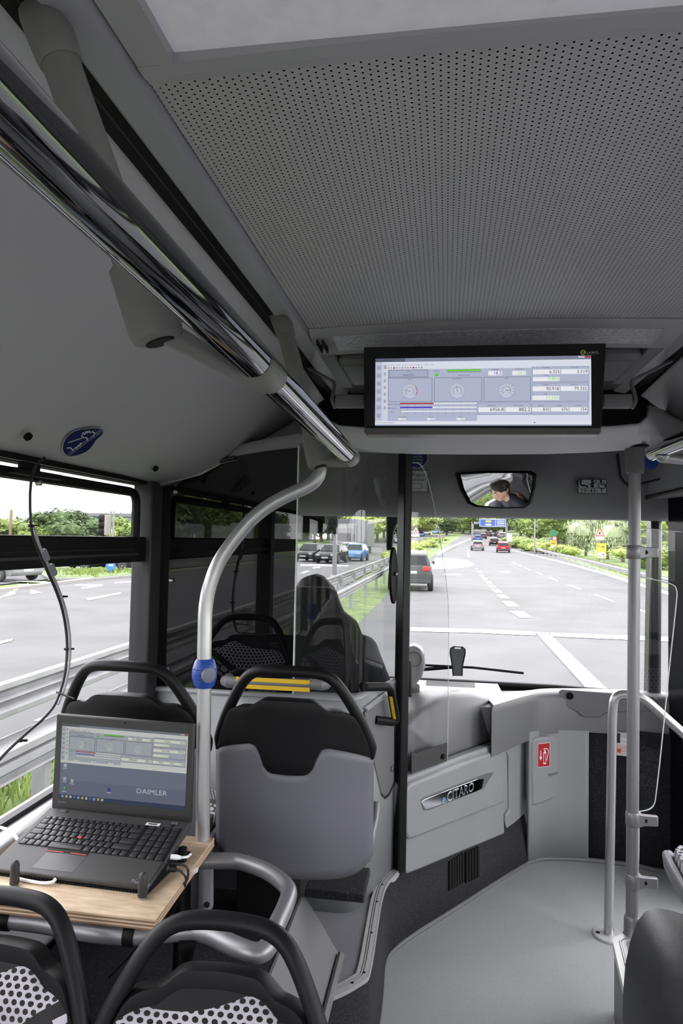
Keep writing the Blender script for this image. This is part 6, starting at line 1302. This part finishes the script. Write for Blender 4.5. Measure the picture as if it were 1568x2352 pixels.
car('tiny dark car far down the motorway', 'dark grey', 'hatch', cpos(1121, 1232, 2), 4, True)
for i, (px, py, c) in enumerate(((1145, 1233, 'dark grey'), (1152, 1236, 'white'), (1160, 1236, 'silver'), (1166, 1238, 'grey'))):
    car(('tiny %s car in the distant queue near the gantry' % c), c, 'hatch', cpos(px, py, 2), 4, True, 'distant queue')
for i, (px, py, c) in enumerate(((958, 1242, 'white'), (975, 1238, 'silver'), (990, 1235, 'light blue'), (1003, 1231, 'white'), (1022, 1228, 'light blue'), (1038, 1228, 'white'), (1056, 1227, 'white'), (948, 1252, 'silver'))):
    car(('%s car waiting behind the median hedge, number %s from the black post' % (c, ('second', 'third', 'fourth', 'fifth', 'sixth', 'seventh', 'eighth', 'first')[i])).replace('number ', ''), c, 'estate', cpos(px, py, 2) + V((-3, 8, .2)), 178, True, 'waiting cars')
for i, px in enumerate((1232, 1246, 1258, 1295, 1308)):
    Y = 128 + 3 * i; d = ray(px, 1230); car('car parked in the distant lot left of the willow shrubs', ('white', 'silver')[i % 2], 'estate', gz(d.x / d.y * Y, Y, .0), 80, True, 'parked cars in the lot')
car('black car at the left of the oncoming queue under the truck', 'black', 'hatch', cpos(702, 1291, 2.1), 172, False)
car('black car oncoming in front of the white truck', 'black', 'estate', cpos(752, 1295, 2.2), 174, False)
car('silver car right of the signal post in the oncoming queue', 'silver', 'hatch', cpos(790, 1284, 3), 176, False)
car('light blue car at the right end of the oncoming queue', 'light blue', 'hatch', cpos(808, 1290, 2.4), 176, False)
car('black estate car passing beyond the traffic island outside the left window', 'dark grey', 'estate', cpos(263, 1311), -105)
car('black car nose behind the estate car outside the left window', 'black', 'hatch', cpos(180, 1309), -105)
car('white car entering at the left edge beyond the window', 'white', 'hatch', cpos(-14, 1331), -105)
# truck
tk = thing('truck', 'white articulated truck towering over the oncoming cars', 'truck', (0, 0, 0)); TW = paint('truck white', (.22, .22, .225)); TGREY = mat('trailer_grey', (.09, .095, .105), .6)
b = MB(); b.prism([V((-1.22, 0, .45)), V((-1.22, 0, 1.3)), V((-1.22, .12, 1.5)), V((-1.22, .35, 2.9)), V((-1.22, .9, 3.4)), V((-1.22, 2.1, 3.4)), V((-1.22, 2.1, .45))], (2.44, 0, 0)); obj('cab', b, TW, tk, bevel=.06)
b = MB(); b.prism([V((-1.05, .08, 1.58)), V((1.05, .08, 1.58)), V((1.0, .28, 2.45)), V((-1.0, .28, 2.45))], (0, .06, 0)); obj('windscreen', b, CGLASS, tk)
b = MB(); b.box((-.8, -.03, .75), (.8, .1, 1.4)); obj('grille', b, TRIMB, tk)
for z in (.85, 1.0, 1.15, 1.3): b = MB(); b.box((-.78, -.06, z), (.78, -.02, z + .05)); obj('grille_bar', b, TW, tk)
for s in (-1, 1):
    b = MB(); b.box((s * .95 - .2, -.04, .55), (s * .95 + .2, .06, .72)); obj('head_light', b, HEADL, tk, bevel=.02)
    b = MB(); b.box((s * 1.35 - .1, .1, 1.6), (s * 1.35 + .1, .25, 2.3)); obj('door_mirror', b, TRIMB, tk, bevel=.03)
    for y in (1.2, 4, 9.5, 11): b = MB(); b.lathe((s * .9, y, .5), (s, 0, 0), [(.42, 0), (.5, .04), (.5, .3), (.3, .3)], 16); obj('wheel', b, TYRE, tk)
b = MB(); b.box((-1.25, 2.6, .95), (1.25, 13, 3.95)); obj('trailer', b, TGREY, tk, bevel=.03)
tp_ = on_road(748, 1282); _p = on_road(757, 1283); tk.location = gz(_p.x - .2, _p.y + 8); tk.rotation_euler = (0, 0, R(-4))
# ------------------------------------------------------------------ traffic signals and signs
POLE = mat('galvanised_pole', (.17, .17, .175), .5, metal=.3); SIGB = mat('signal_black', (.008, .008, .009), .6, spec=.12); SIGW = mat('signal_back_cream', (.2, .185, .15), .6)
ts_ = thing('traffic_light', 'traffic light on a grey post seen through the partition glass', 'traffic light', tuple(on_road(767, 1352)))
p = on_road(767, 1352); Yt = p.y; tp2 = at(766, 1225, Y=Yt)
b = MB(); b.tube([p, V((p.x, p.y, tp2.z))], .17 * .55, 12); obj('post', b, POLE, ts_)
b = MB(); b.box((p.x - .14, p.y - .16, road_z(p.y) - .05), (p.x + .14, p.y + .1, road_z(p.y) + .55)); obj('base_cover', b, PALE, ts_, bevel=.02)
h0, h1 = at(751, 1226, Y=Yt - .2), at(775, 1176, Y=Yt - .2); b = MB(); b.box(h0, V((h1.x, h0.y + .2, h1.z + .1))); sh2 = obj('signal_head', b, SIGB, ts_, bevel=.03)
for i in range(3):
    b = MB(); c = V(((h0.x + h1.x) / 2, h0.y, h0.z + (h1.z - h0.z) * (.2 + .36 * i))); b.lathe(c, (0, -1, 0), [(.11, 0), (.12, .1), (.11, .1), (.1, .01)], 14); obj('signal_hood', b, SIGB, sh2)
t2_ = thing('traffic_light', 'traffic light seen from the side beyond the left window', 'traffic light', tuple(on_road(252, 1330)))
p = on_road(252, 1322); Yt = p.y; zt = at(252, 1173, Y=Yt).z
for dx in (-.06, .1): b = MB(); b.tube([gz(p.x + dx, Yt), V((p.x + dx, Yt, zt))], .05, 8); obj('post', b, POLE, t2_)
q0, q1 = at(238, 1229, Y=Yt), at(247, 1183, Y=Yt); b = MB(); b.box(q0, V((q1.x, q1.y + .3, q1.z))); hd2 = obj('signal_back', b, SIGW, t2_, bevel=.02)
for i in range(3):
    c = V((q0.x, q0.y + .15, q0.z + (q1.z - q0.z) * (.17 + .33 * i))); b = MB(); b.lathe(c, (-1, 0, 0), [(.2, 0), (.22, .1), (.2, .28), (.16, .28)], 12); obj('signal_hood', b, SIGB, hd2)
rs_ = thing('direction_sign', 'round blue direction sign on the traffic island post', 'road sign', tuple(on_road(254, 1322)))
c = at(254, 1299, Y=Yt - .3); b = MB(); b.lathe(c, (0, -1, 0), [(.25, 0), (.25, .02)], 24); obj('disc', b, mat('sign_blue', (.03, .14, .5), .5), rs_)
k = Ink(c + V((0, -.024, 0)), (1, 0, 0), (0, 0, 1)); k.poly([(-.1, .06), (.08, .06), (.08, .1), (.16, .02), (.08, -.06), (.08, -.02), (-.1, -.02)], '#e8ecf0', 1); k.build('arrow', PRINT, rs_)
b = MB(); b.tube([gz(c.x, c.y + .05), V((c.x, c.y + .05, c.z))], .04, 8); obj('post', b, POLE, rs_)
SRED = mat('sign_red', (.3, .02, .025), .5); SYEL = mat('sign_yellow', (.4, .28, .02), .5); SBLUE = mat('motorway_blue', (.015, .06, .25), .5); SGRN = mat('sign_green', (.015, .12, .05), .5)
def tri_sign(label, px, py, s, Y, plate=True):
    c = at(px, py, Y=Y); m = s * Y / F; t = thing('warning_sign', label, 'road sign', (c.x, Y, road_z(Y)))
    def tr(k, dy): return [V((c.x + x * m * k, Y + dy, c.z + z * m * k)) for x, z in ((-.5, -.36), (.5, -.36), (0, .52))]
    b = MB(); b.prism(tr(1, 0), (0, .03, 0)); obj('red_triangle', b, SRED, t); b = MB(); b.prism(tr(.74, -.01), (0, .02, 0)); obj('white_field', b, PALE, t)
    b = MB(); b.prism([V((c.x + x * m, Y - .015, c.z + z * m)) for x, z in ((-.06, -.18), (.02, -.2), (.08, .02), (-.02, .12), (-.1, .0))], (0, .01, 0)); obj('symbol', b, SIGB, t)
    if plate: b = MB(); b.box((c.x - .46 * m, Y - .01, c.z - .82 * m), (c.x + .46 * m, Y + .02, c.z - .42 * m)); obj('plate', b, PALE, t)
    b = MB(); b.tube([gz(c.x, Y + .05, -.1), V((c.x, Y + .05, c.z + .3 * m))], .035, 8); obj('post', b, POLE, t)
tri_sign('red warning triangle above a yellow board by the willow shrubs', 1377, 1224, 19, 60)
tri_sign('red warning triangle over the waiting cars left of the door glass edge', 955, 1218, 18, 62)
tri_sign('small far warning triangle near the right verge lamp', 1222, 1235, 10, 130, False)
tri_sign('small far warning triangle behind the median hedge', 1009, 1230, 9, 130, False)
def board(name, label, px0, py0, px1, py1, Y, m, deco=None, cat='road sign'):
    a, c = at(px0, py1, Y=Y), at(px1, py0, Y=Y); t = thing(name, label, cat, (a.x, Y, road_z(Y)))
    b = MB(); b.box((a.x, Y, a.z), (c.x, Y + .04, c.z)); obj('board', b, m, t)
    for x in (a.x + (c.x - a.x) * .2, a.x + (c.x - a.x) * .8): b = MB(); b.tube([gz(x, Y + .08, -.1), V((x, Y + .08, c.z - .02))], .04, 6); obj('post', b, POLE, t)
    if deco:
        k = Ink(V((a.x, Y - .005, a.z)), (1, 0, 0), (0, 0, 1), .004); deco(k, c.x - a.x, c.z - a.z); k.build('lettering', PRINT, t)
    return t
def dP(k, w, h): k.text('P', w * .12, h * .68, h * .22, '#7a5a10', 1); k.rect(w * .5, h * .73, w * .82, h * .79, '#2a2a20', 1); k.disc(w * .5, h * .22, w * .42, '#e8e8ea', 1, 18, h * .2); k.poly([(w * .25, h * .12), (w * .45, h * .3), (w * .4, h * .08)], '#b03030', 2); k.poly([(w * .55, h * .3), (w * .8, h * .3), (w * .7, h * .1)], '#3050a0', 2)
board('yellow_sign', 'yellow parking direction board with a P beside the right guard rail', 1369, 1248, 1392, 1282, 59.6, SYEL, dP)
board('yellow_sign', 'smaller yellow board near the green round sign', 1263, 1241, 1278, 1262, 88, SYEL, lambda k, w, h: (k.rect(w * .2, h * .6, w * .8, h * .7, '#5a4a10', 1), k.disc(w * .5, h * .3, w * .3, '#e6e2d8', 1)))
rg = thing('round_sign', 'green round sign on a post beyond the right verge', 'road sign', (at(1271, 1225, Y=95).x, 95, road_z(95))); c = at(1271, 1225, Y=95); b = MB(); b.lathe(c, (0, -1, 0), [(.5, 0), (.5, .03)], 20); obj('disc', b, SGRN, rg); b = MB(); b.tube([gz(c.x, 95.05), V((c.x, 95.05, c.z))], .04, 6); obj('post', b, POLE, rg)
rw_ = thing('round_sign', 'red ringed white round sign above the smaller yellow board', 'road sign', (at(1273, 1237, Y=86).x, 86, road_z(86))); c = at(1273, 1237, Y=86); b = MB(); b.lathe(c, (0, -1, 0), [(.29, 0), (.29, .02)], 18); obj('ring', b, SRED, rw_); b = MB(); b.lathe(c + V((0, -.025, 0)), (0, -1, 0), [(.2, 0), (.2, .005)], 18); obj('face', b, PALE, rw_); b = MB(); b.tube([gz(c.x, 86.05), V((c.x, 86.05, c.z))], .03, 6); obj('post', b, POLE, rw_)
# gantry and bridge
YG = 160; ga = thing('sign_gantry', 'overhead gantry with a blue motorway direction sign far ahead', 'gantry', (at(1085, 1220, Y=YG).x, YG, road_z(YG)))
zg = at(1130, 1203, Y=YG).z; xa, xb = at(1085, 1203, Y=YG).x, at(1163, 1203, Y=YG).x
for x in (xa, xb): b = MB(); b.box((x - .25, YG, road_z(YG)), (x + .25, YG + .5, zg + .4)); obj('column', b, POLE, ga)
b = MB(); b.box((xa, YG, zg - .1), (xb, YG + .4, zg + .4)); obj('beam', b, POLE, ga)
a, c = at(1100, 1210, Y=YG - .3), at(1162, 1192, Y=YG - .3); b = MB(); b.box(a, V((c.x, YG - .1, c.z))); obj('sign_board', b, SBLUE, ga)
k = Ink(V((a.x, YG - .35, a.z)), (1, 0, 0), (0, 0, 1), .03); w, h = c.x - a.x, c.z - a.z
k.frame(.1, .1, w - .1, h - .1, .08, '#c8d0e0', 1); k.rect(w * .24, h * .55, w * .44, h * .78, '#e0b030', 1); k.rect(w * .24, h * .2, w * .44, h * .38, '#c8d0e0', 1); k.rect(w * .6, .1, w * .61, h - .1, '#c8d0e0', 1)
for i in range(3): k.rect(w * .66, h * (.2 + .24 * i), w * .94, h * (.3 + .24 * i), '#c8d0e0', 1)
k.build('lettering', PRINT, ga)
b = MB(); p0, p1 = at(1010, 1213, Y=230), at(1180, 1214, Y=230); b.box(p0, V((p1.x, 236, p0.z + .9))); br = tag(obj('road_bridge', b, mat('bridge_concrete', (.11, .11, .108), .8), None, bevel=.1), 'grey road bridge crossing the motorway behind the gantry', 'bridge')
b = MB()
for i in range(9): x = p0.x + (p1.x - p0.x) * (i + .5) / 9; b.box((x - .1, 230.2, p0.z + .9), (x + .1, 230.4, p0.z + 1.9))
b.box((p0.x, 230.2, p0.z + 1.8), (p1.x, 230.35, p0.z + 1.95)); obj('parapet', b, POLE, br)
for px in (1055, 1135): x = at(px, 1213, Y=232).x; b = MB(); b.box((x - .6, 232, road_z(232) - 1), (x + .6, 233, p0.z)); obj('pier', b, MATS['bridge_concrete'], br)
for i, (px, Y, pt) in enumerate(((1228, 90, 1186), (1488, 45, 1190))):
    c = at(px, pt, Y=Y); t = thing('lamp_post', ('slim grey lamp post among the roadside trees', 'slim grey lamp post right of the stanchion')[i], 'lamp post', gz(c.x, Y)); b = MB(); b.tube([gz(c.x, Y, -.1), c], .09, 8); obj('mast', b, POLE, t); b = MB(); b.box(c + V((-.6, -.1, 0)), c + V((.1, .1, .1))); obj('lantern', b, POLE, t)
bl = [(1186, 1222, 1212, 120), (1190, 1226, 1204, 118)]
for i, (x0, x1, pt, Y) in enumerate(((1155, 1170, 1222, 120),)):
    board('white_board', 'pale notice boards beside the distant slip road', 1163, 1225, 1176, 1244, 110, PALE)
# warehouse and wooden poles beyond the left window
YW = 140; a, c = at(196, 1228, Y=YW), at(345, 1188, Y=YW)
wh_ = thing('warehouse', 'long flat grey warehouse on the horizon outside the left window', 'building', (a.x, YW, road_z(YW)))
b = MB(); b.box((a.x, YW, road_z(YW) - 1), (c.x + 30, YW + 30, c.z)); obj('hall', b, mat('hall_grey', (.15, .155, .17), .6), wh_)
b = MB(); b.box((a.x - .5, YW - .5, c.z), (c.x + 30, YW + 31, c.z + .7)); obj('roof_edge', b, mat('hall_roof', (.1, .105, .115), .6), wh_)
for px in (232, 268, 286): q = at(px, 1186, Y=YW + 5); b = MB(); b.box(q + V((-.8, 0, -.5)), q + V((.8, 2, 1.2))); obj('roof_vent', b, mat('vent_grey', (.4, .41, .43), .6), wh_)
for i, (px, Y, pt) in enumerate(((26, 58, 1171), (18, 62, 1190))):
    c = at(px, pt, Y=Y); t = thing('wooden_pole', ('tall wooden pole at the left edge beyond the junction', 'thin grey pole beside the wooden pole beyond the junction')[i], 'pole', gz(c.x, Y)); b = MB(); b.tube([gz(c.x, Y, -.1), c], .14 if i == 0 else .07, 8); obj('mast', b, mat('weathered_wood', (.16, .11, .07), .8) if i == 0 else POLE, t)
# post bracket and mirror arm seen at the cab corner
om = thing('glass_bracket', 'black oval hinge plate on the cab corner glass', 'bracket', onplane(908, 1322, sp, sn))
b = MB(); b.prism([onplane(906 + 8 * math.cos(2 * PI * k / 18), 1322 + 66 * math.sin(2 * PI * k / 18), sp + sn * .02, sn) for k in range(18)], -sn * .012); obj('plate', b, BLACK, om, bevel=.004)
b = MB(); b.lathe(onplane(908, 1318, sp + sn * .022, sn), sn, [(.008, 0), (.008, .006), (.004, .009)], 10); obj('screw', b, SCREW, om)
ma = thing('mirror_arm', 'dark exterior mirror housing hanging beyond the cab corner', 'mirror', at(895, 1262, Y=4.3))
b = MB(); b.prism([at(x, y, Y=4.3) for x, y in ((886, 1170), (918, 1170), (912, 1200), (903, 1222), (899, 1262), (887, 1265))], (0, .08, 0)); obj('housing', b, BLACK, ma, bevel=.01)
